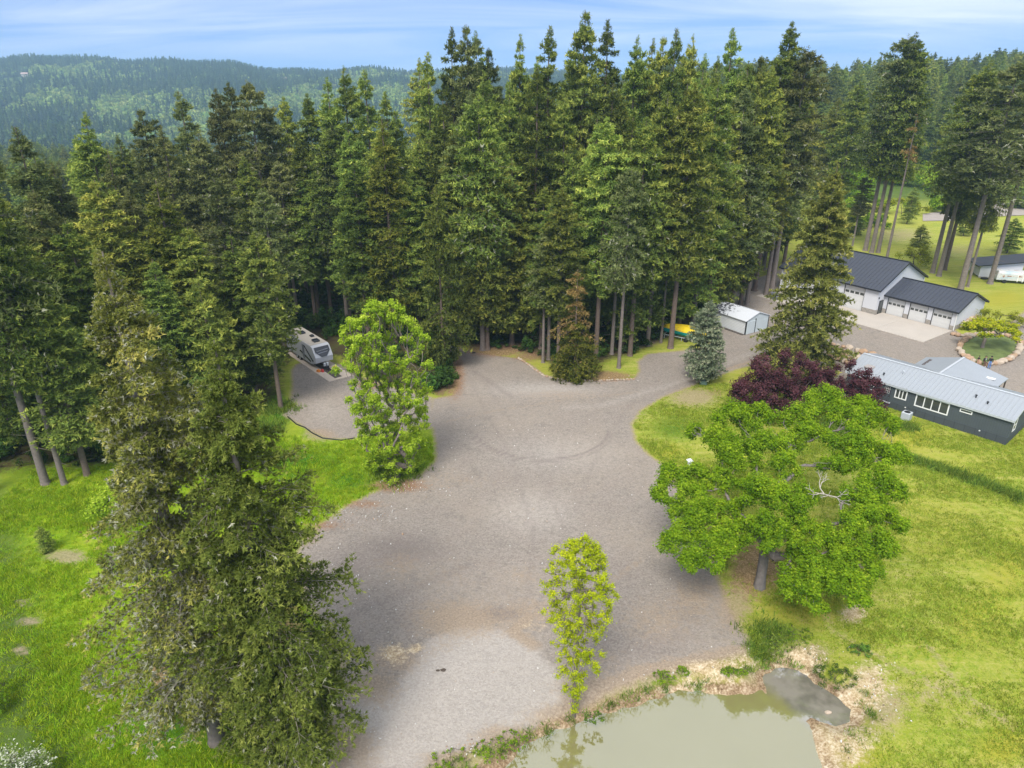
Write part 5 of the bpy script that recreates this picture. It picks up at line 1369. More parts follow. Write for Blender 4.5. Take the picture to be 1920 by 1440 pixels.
# front row, their feet show beside the gravel
for (bx, by, ty, v, R, lb, nd) in [
 (905,656,170,TALL[0],4.4,'first of two close fir stems where the track enters the forest',None), (914,655,230,FIR[0],4.0,'second of two close fir stems where the track enters the forest',None),
 (1018,680,430,TALL[1],2.6,'thin leaning fir, leftmost of three stems left of the dying fir',None), (1028,674,380,TALL[0],3.0,'thin fir, middle of three stems left of the dying fir',None), (1046,686,350,TALL[2],3.2,'stoutest of three fir stems just left of the dying fir',None),
 (1117,670,215,TALL[2],4.2,'tall straight fir stem directly right of the dying orange fir',None), (1160,690,310,TALL[1],3.0,'slim reddish fir stem standing closest to the gravel',None), (1147,664,280,TALL[0],3.2,'slim dark fir stem behind the one closest to the gravel',None),
 (1181,667,215,TALL[2],4.0,'pale grey fir stem with mossy foot right of the slim reddish one',None), (1168,655,300,FIR[2],3.4,MID,None), (1214,648,170,TALL[0],3.8,'fir with twin reddish stems left of the covered boat',None),
 (1239,642,290,TALL[1],2.4,'thin pale stem at the left end of the covered boat',None), (1257,653,150,TALL[2],4.6,'stout red-brown fir stem in front of the covered boat',None), (1297,625,150,TALL[0],4.2,'dark fir stem behind the covered boat',None),
 (1388,572,120,TALL[2],4.0,'left of two dark fir stems behind the metal shed',None), (1399,573,200,TALL[0],3.6,'right of two dark fir stems behind the metal shed',None), (1347,590,160,TALL[1],4.0,'fir stem at the back left corner of the metal shed',None), (1431,505,110,TALL[0],4.4,'bare-stemmed fir beside the drive left of the workshop',None),
 (652,604,240,TALL[0],4.0,'bare fir stem behind the travel trailer',None), (742,622,230,TALL[2],3.8,'fir stem above the bright spring maple',None), (692,640,300,FIR[1],3.8,'fir behind the left side of the spring maple',None), (772,640,330,FIR[3],3.6,'narrow fir right behind the spring maple',None),
 (832,690,345,SMALL[0],3.4,'grey-green fir at the corner of the track into the forest',None), (848,640,300,FIR[2],3.8,MID,None), (868,600,240,FIR[0],4.2,MID,None)]:
    base_tree(bx, by, ty, v, R, lb, g0, needles=nd)
LF = 'olive fir in the mixed stand on the left side of the photo'
for (px, py, D, v, R, lb, nd) in [
 (25,228,80,FIR[3],4.6,'brownish fir against the left edge of the photo',BR),(60,350,74,FIR[1],4.2,None,BR),(155,205,98,FIR[0],4.6,'dark fir standing apart on the left below the hazy hills',None),(200,276,90,FIR[2],4.4,None,BR),
 (262,196,104,FIR[1],4.2,'fir with a blunt bushy top left of the taller layered fir',BR),(300,232,98,FIR[3],4.2,None,BR),(333,163,108,FIR[3],4.6,'fir with a dark layered spire, highest of the far left firs',BR),(290,330,76,FIR[2],4.8,'pale bushy fir with a bare leader in the left stand',YL),
 (120,408,68,FIR[1],4.0,None,None),(370,245,100,TALL[0],4.2,None,BR),(404,162,112,FIR[3],3.8,'fir with a crooked double tip left of centre of the left stand',BR),(428,150,118,FIR[0],4.4,'sharp tipped fir beside the crooked double tip',BR),(463,148,108,FIR[4],4.8,'broad dark fir with a flat layered tip in the left stand',None),
 (497,190,112,FIR[1],4.0,None,BR),(530,178,120,FIR[0],4.2,None,None),(575,172,121,FIR[2],4.4,None,None),(612,140,116,FIR[0],4.4,'fir with an even spire left of the notch in the skyline',None),(642,120,122,FIR[4],4.6,'taller of the firs beside the notch in the skyline',None),
 (682,122,118,FIR[3],4.6,'fir with sloping layers at the left lip of the notch',None),(722,164,126,FIR[3],4.0,'last fir before the notch in the skyline',None),(740,200,130,FIR[1],3.6,None,None),(490,352,90,TALL[0],3.4,'narrow pale fir above the grass glimpse in the left stand',None),
 (560,262,106,TALL[2],4.4,None,None),(620,230,104,TALL[2],4.2,None,BR),(652,238,99,FIR[1],4.2,None,None),(715,214,95,FIR[2],4.4,'yellow-green tipped fir above the bright maple',YL),(455,290,100,TALL[1],3.8,None,None),(400,330,90,TALL[2],4.0,None,None),
 (238,350,80,FIR[3],4.2,None,BR),(175,330,76,FIR[1],4.2,None,None),(95,300,84,FIR[0],4.2,None,BR),(560,330,104,TALL[2],3.8,None,None),(520,300,104,FIR[0],4.0,None,None),(590,300,106,TALL[0],4.0,None,None),(350,420,74,FIR[1],4.0,None,None),
 (5,420,64,FIR[0],4.2,None,None),(60,520,58,FIR[1],3.6,None,None),(140,250,112,FIR[0],4.2,None,None),(60,280,110,FIR[2],4.2,None,None),(320,260,118,FIR[4],4.2,None,None),(220,250,120,FIR[0],4.2,None,None),
 (-60,300,90,FIR[0],4.6,None,None),(-40,420,70,FIR[2],4.4,None,None),(-110,380,66,FIR[1],4.4,None,None)]:
    if 385 < px < 600 and D >= 88: v = TALL[int(px) % 3]; R *= 0.9        # the meadow shows between their bare stems
    top_tree(px, py, D, v, R, lb or LF, g1, needles=nd)
for (bx, by, ty, v, R, lb) in [(86,908,150,TALL[1],4.4,'left of two leaning fir stems rising from the meadow'),(121,908,330,TALL[0],3.2,'thinner right one of two leaning fir stems rising from the meadow'),(107,812,330,TALL[2],4.0,'dark fir stem behind the two leaning stems'),
 (-30,930,300,TALL[0],4.0,LF),(527,765,430,TALL[2],3.2,'fir with drooping lower branches beside the gravel trailer lot'),(480,740,430,FIR[2],3.6,'dense green fir left of the gravel trailer lot'),(420,790,520,SMALL[1],3.4,'low bushy fir behind the two great lichened firs'),
 (350,800,480,FIR[2],3.8,LF),(230,800,520,SMALL[0],4.0,LF),(170,850,640,SMALL[1],3.0,'low dark fir right of the two leaning stems'),(60,830,620,SMALL[0],3.2,'low dark fir behind the leaning stems'),(300,840,600,SMALL[0],3.4,LF)]:
    base_tree(bx, by, ty, v, R, lb, g1)
# firs beyond the workshop with long bare stems
for (bx, by, ty, v, R, lb, nd) in [
 (1622,470,62,TALL[1],5.6,'left stem of the tight trio of tall firs behind the workshop',None),(1634,474,58,TALL[0],5.4,'middle stem of the tight trio of tall firs behind the workshop',YL),(1646,474,75,TALL[0],5.0,'right stem of the tight trio of tall firs behind the workshop',None),
 (1598,462,330,TALL[1],2.6,'thin stem left of the trio behind the workshop',None),(1748,512,130,TALL[1],5.0,'left stem of the next clump right of the dead snag',YL),(1760,518,110,TALL[0],5.0,'middle stem of the clump right of the dead snag',None),(1771,506,170,TALL[2],4.6,'right stem of the clump right of the dead snag',BR),
 (1800,545,110,TALL[1],6.2,'stout fir leaning with brownish crown above the garage wing',BR),(1814,538,240,TALL[0],3.0,'slender whitish stem beside the stout fir above the garage wing',None),(1856,532,80,TALL[1],5.4,'bare fir stem in front of the lean-to shed',YL),(1950,520,120,TALL[0],5.0,'tall fir partly outside the right edge of the photo',None),
 (1560,440,150,TALL[2],4.6,'fir behind the olive spruce and workshop roof',None),(1530,430,180,FIR[0],4.4,'dark fir between the dense stand and the workshop',None)]:
    base_tree(bx, by, ty, v, R, lb, g2, needles=nd)
# single conifers
def own_conifer(name, label, seed, x, y, H, R, cb, needles, bark, cat='tree', r0=None, stubs=10, rz=0.0, lean=0.0, branches=True, group=None, bark2=None, **kw2):
    c = conifer(seed, H, R, cb, lean=lean, **kw2)
    o = thing(name, label, cat, (x, y, zg(x, y)), rz, group)
    link('crown', mesh_np(name+'_crown', c['V'], c['F'], [needles, M['lichen']], c['midx'], c['tone']), o)
    link('trunk', trunk_mesh(name+'_trunk', H, r0 or H*.011, bark, stubs, cb, seed, n=12, lean=lean), o)
    tag(link('branches', mesh_np(name+'_branches', c['BV'], c['BF'], [bark2 or bark]), o), kind='stuff')
    return o
x, y = G(408, 1388); hA = HT(452, y)
own_conifer('great_fir', 'great shaggy lichen-draped fir with its foot in the left meadow, behind the closest one', 31, x, y, hA, 4.5, .12, M['spruce'], M['bark_grey'], nbr=225, twigs=20, tufts=9, cards=7, cl=.17, cw=.062, gaps=.14, irr=.42, pw=.78, droop=.34, lich=.26, hang=.4, spread=.6, ub=1.1, jit=.22, tb=.04, r0=.42, bark2=M['bark_lichen'], tube_n=4, stubs=26, low=-10, up=30)
a, b, c = ray(398, 622); D = 27.2
own_conifer('great_fir', 'closest great olive fir reaching over the gravel at lower left', 32, a*D/b, D, CAMZ + c*D/b, 3.95, .09, M['spruce_dark'], M['bark_grey'], nbr=265, twigs=21, tufts=9, cards=7, cl=.17, cw=.062, gaps=.10, irr=.42, pw=.90, droop=.42, lich=.03, hang=.4, spread=.6, ub=1.15, jit=.22, tb=.06, r0=.40, bark2=M['bark_lichen'], tube_n=4, stubs=20, low=-14, up=34)
x, y = G(1508, 712)
own_conifer('olive_spruce', 'big olive brown spruce standing alone in front of the white workshop', 33, x-.6, y, HT(298, y), 5.9, .04, M['spruce'], M['bark'], nbr=240, twigs=15, tufts=4, cards=9, cl=.33, cw=.13, gaps=.05, irr=.30, pw=1.05, droop=.30, lich=.01, low=-16, up=34)
x, y = G(1316, 716)
own_conifer('blue_spruce', 'small silvery blue spruce between the drive and the grass corner', 34, x, y, HT(562, y), 2.75, .12, M['fir_blue'], M['bark'], nbr=170, twigs=14, tufts=3, cards=6, cl=.21, cw=.09, irr=.16, pw=.85, droop=.10, low=-8, up=42, r0=.12)
x, y = G(1076, 706)
od = own_conifer('dying_fir', 'dying fir with rusty orange top at the forest edge', 35, x, y, HT(500, y), 3.2, .05, M['dead'], M['bark'], nbr=85, twigs=10, tufts=3, cards=4, cl=.26, cw=.09, irr=.4, pw=.8, gaps=.2, droop=.30, low=-20, up=15, r0=.12)
cr = [c_ for c_ in od.children if c_.name.startswith('crown')][0].data
cen = np.zeros(len(cr.polygons)*3); cr.polygons.foreach_get('center', cen); cz = cen.reshape(-1, 3)[:, 2]
cr.materials[1] = M['fir_yellow']; cr.polygons.foreach_set('material_index', ((cz + np.random.default_rng(1).normal(0, 1.1, len(cz))) < 4.6).astype(np.int32))
q2 = conifer(36, HT(600, y), 3.1, .02, 120, 11, 3, 6, .27, .11, pw=.55, droop=.3)
link('lower_crown', mesh_np('lower_crown', q2['V'], q2['F'], [M['fir_yellow']], tone=q2['tone']+.1), od)
x, y = G(1661, 492)
own_conifer('dead_snag', 'thin leaning dead fir with a tuft of red needles behind the workshop', 37, x, y, HT(212, y), 2.2, .72, M['dead'], M['bark_grey'], nbr=18, twigs=7, tufts=3, cards=4, cl=.4, cw=.14, irr=.6, gaps=.3, r0=.28, stubs=10, low=-20, up=0)
for (bx, by, ty, R, lb) in ((1888,474,408,3.0,'small dark fir alone on the lawn behind the lean-to'),(1806,442,395,2.2,'small dark fir on the lawn left of the lean-to, near the far road'),(1600,440,370,2.6,'young dark fir beyond the ridge of the workshop'),(1722,462,420,2.2,'young dark fir between the tall bare stems beyond the workshop'),(1905,390,330,4,'dark fir by the far road at the right edge'),(1700,420,350,2.4,'young fir at the far edge of the rear lawn')):
    x, y = G(bx, by); put(SMALL[tree_rng.randrange(2)], 'young_fir', lb, 'tree', x, y, HT(ty, y), R, 'young firs on the rear lawn')
x, y = G(88, 1034); put(SMALL[0], 'fir_seedling', 'tiny grey-green fir seedling alone in the left meadow', 'tree', x, y, HT(985, y), .75)

# --- broadleaf trees
def clumps_of(rows, foot):
    """rows: (column, row, height, radius) -> clump centres relative to the foot"""
    out = []
    for px, py, z, r_ in rows:
        x, y = G(px, py, z); out.append((x-foot[0], y-foot[1], z, r_))
    return out
rb = np.random.default_rng(77)
foot = G(1424, 1100)
rows = [(1370,800,9.0,1.45),(1415,790,9.3,1.3),(1345,840,8.2,1.2),(1440,845,9.0,1.2),(1390,860,8.4,1.4),(1470,880,8.6,1.0),(1310,815,7.4,.9),(1500,790,9.4,1.35),(1545,765,10,1.5),(1580,790,9.6,1.3),(1620,775,9.6,1.2),(1650,800,9.0,1.1),(1525,830,9.0,1.3),(1590,830,9.4,1.3),(1480,830,8.8,.9),
 (1640,860,8.6,1.2),(1675,855,8.2,.9),(1600,870,8.6,1.1),(1560,880,8.4,.9),(1640,910,8.0,1.3),(1668,930,7.6,1.1),(1610,935,7.8,1.1),(1660,985,7.0,1.1),(1625,985,7.2,1.2),
 (1300,900,6.8,1.1),(1265,900,6.4,1.1),(1250,935,5.8,.95),(1300,940,6.4,1.2),(1345,905,7.0,1.0),(1285,975,5.6,1.2),(1330,975,5.8,1.2),(1370,955,6.2,.9),(1265,1020,4.8,.95),(1310,1030,4.8,1.2),(1355,1020,5.0,1.1),(1385,1000,5.4,.9),(1295,1055,4.3,.8),(1340,1060,4.4,.7),
 (1430,930,8.0,1.2),(1470,945,8.0,1.2),(1440,985,7.0,1.1),(1480,980,6.8,1.0),(1500,935,8.0,.9),(1430,1015,6.0,.9),(1465,1020,6.0,.8),(1400,920,7.6,.9),
 (1520,1010,6.0,.9),(1555,1010,6.2,.8),(1500,1030,5.6,.7),(1490,1060,4.6,1.0),(1530,1075,4.6,1.2),(1570,1050,5.2,1.1),(1600,1030,6.0,1.2),(1640,1030,6.4,1.1),(1500,1105,3.8,1.0),(1540,1115,3.8,1.1),(1580,1095,4.2,1.2),(1615,1075,4.8,1.1),(1600,1125,3.8,.9),(1525,1140,3.2,.8),(1545,1000,6.3,.6),(1590,985,7.0,.9)]
sub = []
for (cx_, cy_, cz_, cr_) in clumps_of(rows, foot):
    for k in range(9):
        d_ = rb.normal(0, 1, 3); d_[2] = abs(d_[2])*.9 - .15; d_ /= np.linalg.norm(d_)
        sub.append((cx_+d_[0]*cr_*.85, cy_+d_[1]*cr_*.85, cz_+d_[2]*cr_*.9, cr_*rb.uniform(.42, .70)))
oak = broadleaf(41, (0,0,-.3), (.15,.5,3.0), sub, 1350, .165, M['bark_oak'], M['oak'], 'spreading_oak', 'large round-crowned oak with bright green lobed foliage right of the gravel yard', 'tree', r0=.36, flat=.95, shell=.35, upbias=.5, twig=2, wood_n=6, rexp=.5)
oak.location = (*foot, 0)
# bare bleached limb in the oak's crown
lb_ = G(1548, 915, 9.2); pts = [(0,0,0)]; P_, Q_, r0_, r1_ = [], [], [], []
rr_ = random.Random(4)
def twiggy(p, d, L, r, n):
    if n == 0 or L < .15: return
    q = p + d*L
    P_.append(p); Q_.append(q); r0_.append(r); r1_.append(r*.7)
    for k in range(2 if n > 1 else 1):
        dd = (d + Vector((rr_.uniform(-.8,.8), rr_.uniform(-.8,.8), rr_.uniform(-.4,.4)))).normalized(); twiggy(q, dd, L*rr_.uniform(.65,.9), r*.7, n-1)
for d_ in ((-.8,-.3,.3),(.7,-.6,.1),(.1,-.8,.3),(-.3,.5,.4)): twiggy(Vector((lb_[0]-foot[0], lb_[1]-foot[1], 8.7)), Vector(d_).normalized(), .48, .05, 6)
V_, F_ = tubes_np([tuple(p) for p in P_], [tuple(p) for p in Q_], r0_, r1_, 5)
l_ = link('dead_limb', mesh_np('dead_limb', V_, F_, [M['dead_wood']], smooth_sh=True), oak); l_['label'] = 'bleached bare limb in the crown'

foot = G(745, 893)
rows = []
HM = HT(560, foot[1])
for i in range(380):
    f_ = rb.random()**.9
    z = 0.8 + (HM-1.3)*f_
    wid = np.interp(f_, [0, .12, .4, .7, .88, 1], [2.3, 3.0, 3.6, 4.7, 3.5, 1.0])
    an = rb.uniform(0, 6.283); q_ = wid*math.sqrt(rb.random())
    if f_ > .75: an = rb.choice([0.2, 1.5, 2.9, 4.2]) + rb.normal(0, .35)
    rows.append((math.cos(an)*q_ - .25 + (-1.0*f_ if f_ > .6 else 0)*0, math.sin(an)*q_*.9, z, rb.uniform(.28, .55)))
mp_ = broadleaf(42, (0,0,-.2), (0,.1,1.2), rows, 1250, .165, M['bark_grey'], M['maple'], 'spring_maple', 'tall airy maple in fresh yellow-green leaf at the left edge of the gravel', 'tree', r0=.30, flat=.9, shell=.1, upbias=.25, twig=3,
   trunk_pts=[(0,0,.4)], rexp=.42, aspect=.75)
mp_.location = (*foot, 0)
foot = G(1076, 1330)
HS = HT(1012, foot[1]); rows = []
for i in range(330):
    f_ = rb.random()**.55
    z = 1.0 + (HS-1.2)*f_
    wid = np.interp(f_, [0, .1, .25, .45, .7, .9, 1], [.25, 1.0, 1.5, 1.5, 2.35, 1.7, .5])
    an = rb.uniform(0, 6.283); q_ = wid*math.sqrt(rb.random())
    rows.append((math.cos(an)*q_, math.sin(an)*q_, z, rb.uniform(.2, .36)))
for i in range(14): rows.append((rb.normal(0,.16), rb.normal(0,.16), .15+i*.13, .22))
tp_ = [(0,0,z) for z in (.5, 1.5, 2.6, 3.8, 5.0, 6.2)]
sp_ = broadleaf(43, (0,0,-1.0), (0,.0,HS*.72), rows, 1300, .105, M['bark_grey'], M['sapling'], 'young_ash', 'slender young tree in yellow-green leaf on the pond bank', 'tree', r0=.13, flat=.8, shell=.1, upbias=.4, twig=5, trunk_pts=tp_, rexp=.35, aspect=.6)
sp_.location = (*foot, 0)
# purple plums
for k, (bx, by, n_, w_x, w_y, hh, lb) in enumerate(((1455,776,130,5.4,3.9,8.0,'wide purple-leaved plum, left of two merging crowns behind the oak'), (1570,774,90,4.6,3.5,6.8,'purple-leaved plum, right of two merging crowns beside the mobile home'))):
    foot = G(bx, by); rows = []
    for i in range(n_):
        an = rb.uniform(0, 6.283); q_ = math.sqrt(rb.random()); z = .5 + (hh-1.0)*(1-q_**2.2*.6)*rb.uniform(.2, 1.0)
        rows.append((math.cos(an)*q_*w_x, math.sin(an)*q_*w_y, z, rb.uniform(.5, .85)))
    t_ = broadleaf(50+k, (0,0,-.2), (0,0,.9), rows, 560, .22, M['bark_dark'], M['plum'], 'purple_plum', lb, 'tree', 'purple plums', r0=.22, flat=.9, shell=.3, twig=4, aspect=.6)
    t_.location = (*foot, 0)
foot = G(1840, 656); rows = []
for i in range(44):
    an = rb.uniform(0, 6.283); q_ = math.sqrt(rb.random()); z = 1.4 + 3.0*(1-q_**2*.6)*rb.uniform(.3, 1.0)
    rows.append((math.cos(an)*q_*3.9+.7, math.sin(an)*q_*3.0, z, rb.uniform(.45, .8)))
t_ = broadleaf(60, (0,0,0), (.1,0,1.2), rows, 560, .26, M['bark_grey'], M['gold'], 'golden_tree', 'low spreading golden-leaved tree in the boulder ring', 'tree', r0=.22, flat=.5, shell=.2, upbias=.6, twig=5)
t_.location = (foot[0], foot[1], .3)
def bush(name, lb, px, py, w, h, n_, ls, mm, per=420, cat='bush', group=None, seed=70, z0=0.0, rmin=.35, rmax=.6, bark='bark_dark'):
    foot = G(px, py, z0); rows = []; r_ = np.random.default_rng(seed)
    for i in range(n_):
        an = r_.uniform(0, 6.283); q_ = math.sqrt(r_.random()); z = .15*h + .75*h*(1-q_**2*.7)*r_.uniform(.2, 1.0)
        rows.append((math.cos(an)*q_*w, math.sin(an)*q_*w*.85, z, r_.uniform(rmin, rmax)*h/2.2))
    b_ = broadleaf(seed, (0,0,-.1), (0,0,.1*h), rows, per*(2.2/h)**1.0, ls, M[bark], M[mm], name, lb, cat, group, r0=.05*h/2, flat=.85, shell=.2, twig=4, wood_n=4)
    b_.location = (foot[0], foot[1], z0 + (zg(*foot) if z0 == 0 else 0))
    return b_
bush('lime_shrub', 'wide hazy lime-green shrub behind the golden tree', 1868, 612, 4.3, 3.0, 34, .16, 'lime', 500, seed=71)
bush('green_shrub', 'small dark shrub at the boulder bank by the garage wing', 1826, 598, 1.5, 1.2, 10, .14, 'under', 420, seed=72)
bush('blossom_bush', 'white-blossomed bush in the bottom left corner', 8, 1500, 2.6, 2.6, 40, .13, 'blossom', 620, seed=73)
bush('blossom_bush', 'leafy green bush with a bare grey branch at the left edge below the meadow', -35, 1330, 1.7, 2.8, 22, .13, 'oak', 520, seed=74)
bush('rounded_bush', 'rounded bright green broadleaf tree beyond the olive spruce', 1592, 372, 6.0, 9.5, 26, .5, 'oak', 330, 'tree', seed=75)
bush('willow_bush', 'loose light green shrub against the rear wall of the workshop', 1712, 500, 3.2, 5.0, 18, .30, 'lime', 260, seed=76)
bush('leafy_bush', 'fresh green bush peeping between the lichened firs', 235, 975, 2.3, 4.2, 22, .20, 'maple', 420, seed=78)
bush('leafy_bush', 'pale spring-green bush in the left stand near the photo edge', 132, 430, 5.5, 10.0, 22, .5, 'maple', 300, 'tree', seed=79)
for i, (px, py, w, h, mm) in enumerate([(1640,425,5,3.5,'oak'),(1690,402,7,4.2,'lime'),(1740,395,6,4.5,'oak'),(1760,360,8,7,'maple'),(1700,352,8,8,'oak'),(1655,352,7,8,'lime'),(1820,362,9,7,'oak'),(1860,345,8,8,'lime'),(1910,352,8,7,'oak'),(1590,420,5,4,'lime'),(1795,395,4,3,'lime'),(1620,392,5,5,'oak')]):
    bush('hedgerow_bush', ('green bush' if mm == 'oak' else 'pale green bush') + ' in the scrub belt between the rear lawn and the far forest', px, py, w, h, 16, .55, mm, 200, group='scrub beyond the rear lawn', seed=80+i, rmin=.55, rmax=.8)
for i, (px, py, w, h, mm, lb) in enumerate([(1490,1192,1.2,.5,'oak','green clump on the grass at the head of the pond'),(1452,1212,1.1,.6,'under','low green clump left of the pond head beside the gravel'),(1565,1275,1.3,.9,'under','dark brushy clump overhanging the shallow inlet'),(1612,1222,.8,.6,'under','small dark shrub on the bare bank beyond the inlet'),
   (1365,1262,.5,.5,'oak','small leafy weed on the pale pond bank'),(1245,1272,.7,.5,'oak','green weed clump on the bank right of the young tree'),(1113,1348,.6,.4,'under','grass clump at the water right of the young tree'),(960,1392,.9,.45,'oak','green clump on the near bank left of the young tree'),(920,1412,1.0,.5,'oak','larger green clump on the near bank at the bottom'),(850,1440,1.5,.6,'oak','weedy clump at the bottom edge left of the pond'),
   (1280,8+1253,.5,.35,'oak','tiny weed on the pale bank above the pond'),(1390,8+1255,.4,.3,'oak','tuft of weeds by the white pipe on the bank')]):
    bush('bank_plant', lb, px, py, w, h*.9, 46, .09, mm if mm != 'under' else 'weed', 420, 'plant', seed=110+i, rmin=.28, rmax=.62)
for i, (px, py, w) in enumerate(((700,880,1.2),(770,885,1.0),(735,905,1.1))):
    bush('brushwood', ('brushy regrowth at the left foot of the spring maple', 'brushy regrowth at the right foot of the spring maple', 'brushy regrowth in front of the spring maple\'s foot')[i], px, py, w, 1.6, 14, .16, 'maple' if i else 'oak', 300, 'bush', seed=130+i)

# fallen things and litter
q = MB(); a_ = G(1388, 1252, -.1); b__ = G(1395, 1264, -.35); q.tube((a_[0], a_[1], -.05), (b__[0], b__[1], -.5), .09, .09, 10)
tag(q.build('drain_pipe', M['white_trim']), 'short white drain pipe poking out of the pond bank', 'pipe')
for k, (px, py, s_, lb) in enumerate(((821,1258,.18,'dark clod on the gravel, left of a pair'),(831,1257,.26,'dark clod on the gravel, right of a pair'))):
    x, y = G(px, py); o = link('dark_clod', rock_mesh('clod', 200+k, M['bark_dark']), loc=(x, y, .05), scale=(s_*1.5, s_, s_*.5)); tag(o, lb, 'clod', 'clods on the gravel')
x, y = G(755, 1002); o = link('pale_stone', ROCKS[1], loc=(x, y, .05), scale=(.2, .3, .15)); tag(o, 'single bright stone on the dark gravel left of centre', 'stone')
x, y = G(1553, 1336, WATER_Z); o = link('inlet_stone', ROCKS[0], loc=(x, y, WATER_Z+.03), scale=(.45, .3, .2)); tag(o, 'flat tan stone breaking the shallow water of the inlet', 'stone')
x, y = G(888, 662); o = link('black_tarp_scrap', rock_mesh('scrap', 210, M['black']), loc=(x, y, .06), scale=(.6, .3, .15)); tag(o, 'black scrap lying where the forest track begins', 'scrap')
# rubber drain edging around the trailer lot
q = MB()
pl_ = [G(*p) for p in ((540,782),(556,796),(572,802),(585,812),(605,822),(640,826),(665,822))]
for a_, b_ in zip(pl_[:-1], pl_[1:]): q.tube((*a_, .05), (*b_, .05), .07, .07, 6)
tag(q.build('drain_hose', M['black']), 'black drain hose along the lower edge of the trailer lot', 'hose')
# dark car on the far road
cxr, cyr = G(1916, 378)
car = thing('parked_car', 'dark car just showing at the right edge on the far road', 'car', (cxr+1.2, cyr, 0), .15)
q = MB(); q.prism([(-2.2,-.9,.35),(2.2,-.9,.35),(2.25,-.9,.8),(1.2,-.9,.95),(.6,-.9,1.45),(-1.2,-.9,1.48),(-2.0,-.9,.98),(-2.25,-.9,.9)], (0,1.8,0)); q.build('body', M['rv_dark'], car, bevel=.06)
q = MB(); q.prism([(.95,-.91,1.0),(.52,-.91,1.38),(-1.1,-.91,1.40),(-1.75,-.91,1.0)], (0,1.82,0)); q.build('window', M['glass'], car)
for x in (-1.4, 1.4):
    for y in (-.92, .72):
        q = MB(); q.tube((x, y, .33), (x, y+.2, .33), .33, .33, 14); q.build('wheel', M['black'], car)
# far road beyond the rear lawn
rd = [G(*p) for p in ((1730,402),(1800,392),(1850,384),(1905,378),(2300,372))] + [G(*p) for p in ((2300,404),(1920,404),(1840,408),(1790,414),(1730,415))]
me = bpy.data.meshes.new('far_road'); me.from_pydata([(x, y, .12) for x, y in rd], [], [tuple(range(len(rd)))]); me.materials.append(plain('far_gravel', (0.33, 0.285, 0.25), 0.9, var=.2, scale=.5)); tag(link('far_road', me), kind='structure')
far_wall = plain('far_wall', (0.42, 0.38, 0.34), .8)
# two houses far off on the ridge
for px, py, D, lb in ((46,134,1750,'far house with pinkish roof in a clearing on the left ridge'),(531,143,1800,'far pale house on the ridge above the left stand')):
    a, b, c = ray(px, py); x = a*D/b; z = CAMZ + c*D/b - 3
    hse = thing('far_house', lb, 'house', (x, D, z-5), 0.2, 'houses on the far ridge')
    q = MB(); q.box(-7, 7, -5, 5, -12, 3); q.build('wall', far_wall, hse)
    q = MB(); q.prism([(-8,-6,3),(-8,6,3),(-8,0,6)], (16,0,0)); q.build('roof', plain('pink_roof', (0.50, 0.36, 0.32), .8), hse)
# ------------------------------------------------------------------ masses: undergrowth, grass, stones, far forest
R_ = np.random.default_rng(99)
def pts_in(n, x0, x1, y0, y1): return R_.uniform(x0, x1, n), R_.uniform(y0, y1, n)
def in_view(x, y, m=1.06): return (np.abs(x) < (960*m+40)/FPX*np.sqrt(y*y+CAMZ**2)*1.02) & (y > 16)
# undergrowth under the trees
x, y = pts_in(15000, -62, 75, 60, 150)
c = classify(x, y)
ok = (c['floor'] > .55) & (c['gravel'] < .1) & in_view(x, y) & (R_.random(len(x)) < .28)
ok &= ~((x > -34) & (x < -18) & (y < 97) & (y > 76))
x, y = x[ok], y[ok]
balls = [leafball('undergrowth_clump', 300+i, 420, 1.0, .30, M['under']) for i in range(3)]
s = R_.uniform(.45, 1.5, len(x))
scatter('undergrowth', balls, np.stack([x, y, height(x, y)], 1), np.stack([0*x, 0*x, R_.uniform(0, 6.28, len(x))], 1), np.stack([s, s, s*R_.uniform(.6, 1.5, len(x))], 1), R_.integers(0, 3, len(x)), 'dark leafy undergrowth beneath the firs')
# grass
tl = [tuft('grass_tuft', 310+i, 16, .26, .045, M['grassm'], .16) for i in range(3)]
ts_ = [tuft('lawn_tuft', 320+i, 16, .15, .05, M['lawnm'], .17) for i in range(2)]
def grass(name, n, box, src, keep, smin, smax, lb):
    x, y = pts_in(n, *box)
    ok = in_view(x, y); x, y = x[ok], y[ok]
    c = classify(x, y)
    bare = np.maximum.reduce([c['dirt'], c['litter'], c['clay'], c['bankd']])
    ok = (c['gravel'] < .32) & (c['pond'] > 1.2) & (bare + R_.normal(0, .15, len(x)) < .45) & (c['floor'] < .4) & keep(x, y, c)
    # thin out where the ground patches run dry
    ok &= (wavy(x, y, .8, 12) + R_.normal(0, .25, len(x))) > -.25
    x, y = x[ok], y[ok]
    zz = height(x, y) + 0.10*wavy(x, y, 0.35, 1)*smooth(150, 60, y) + 0.03*wavy(x, y, 0.5, 2) - .02
    s = R_.uniform(smin, smax, len(x))*(1 + .5*np.clip(wavy(x, y, .5, 14), -.5, 1))
    scatter(name, src, np.stack([x, y, zz], 1), np.stack([0*x, 0*x, R_.uniform(0, 6.28, len(x))], 1), np.stack([s, s, s], 1), R_.integers(0, len(src), len(x)), lb)
grass('meadow_grass', 60000, (-46, 2, 19, 66), tl, lambda x, y, c: (x < -4) | (y > 45), .6, 1.25, 'long bright grass of the left meadow')
grass('lawn_grass', 90000, (8, 66, 19, 80), ts_, lambda x, y, c: x > 9, .7, 1.3, 'short yellow-green lawn right of the yard')
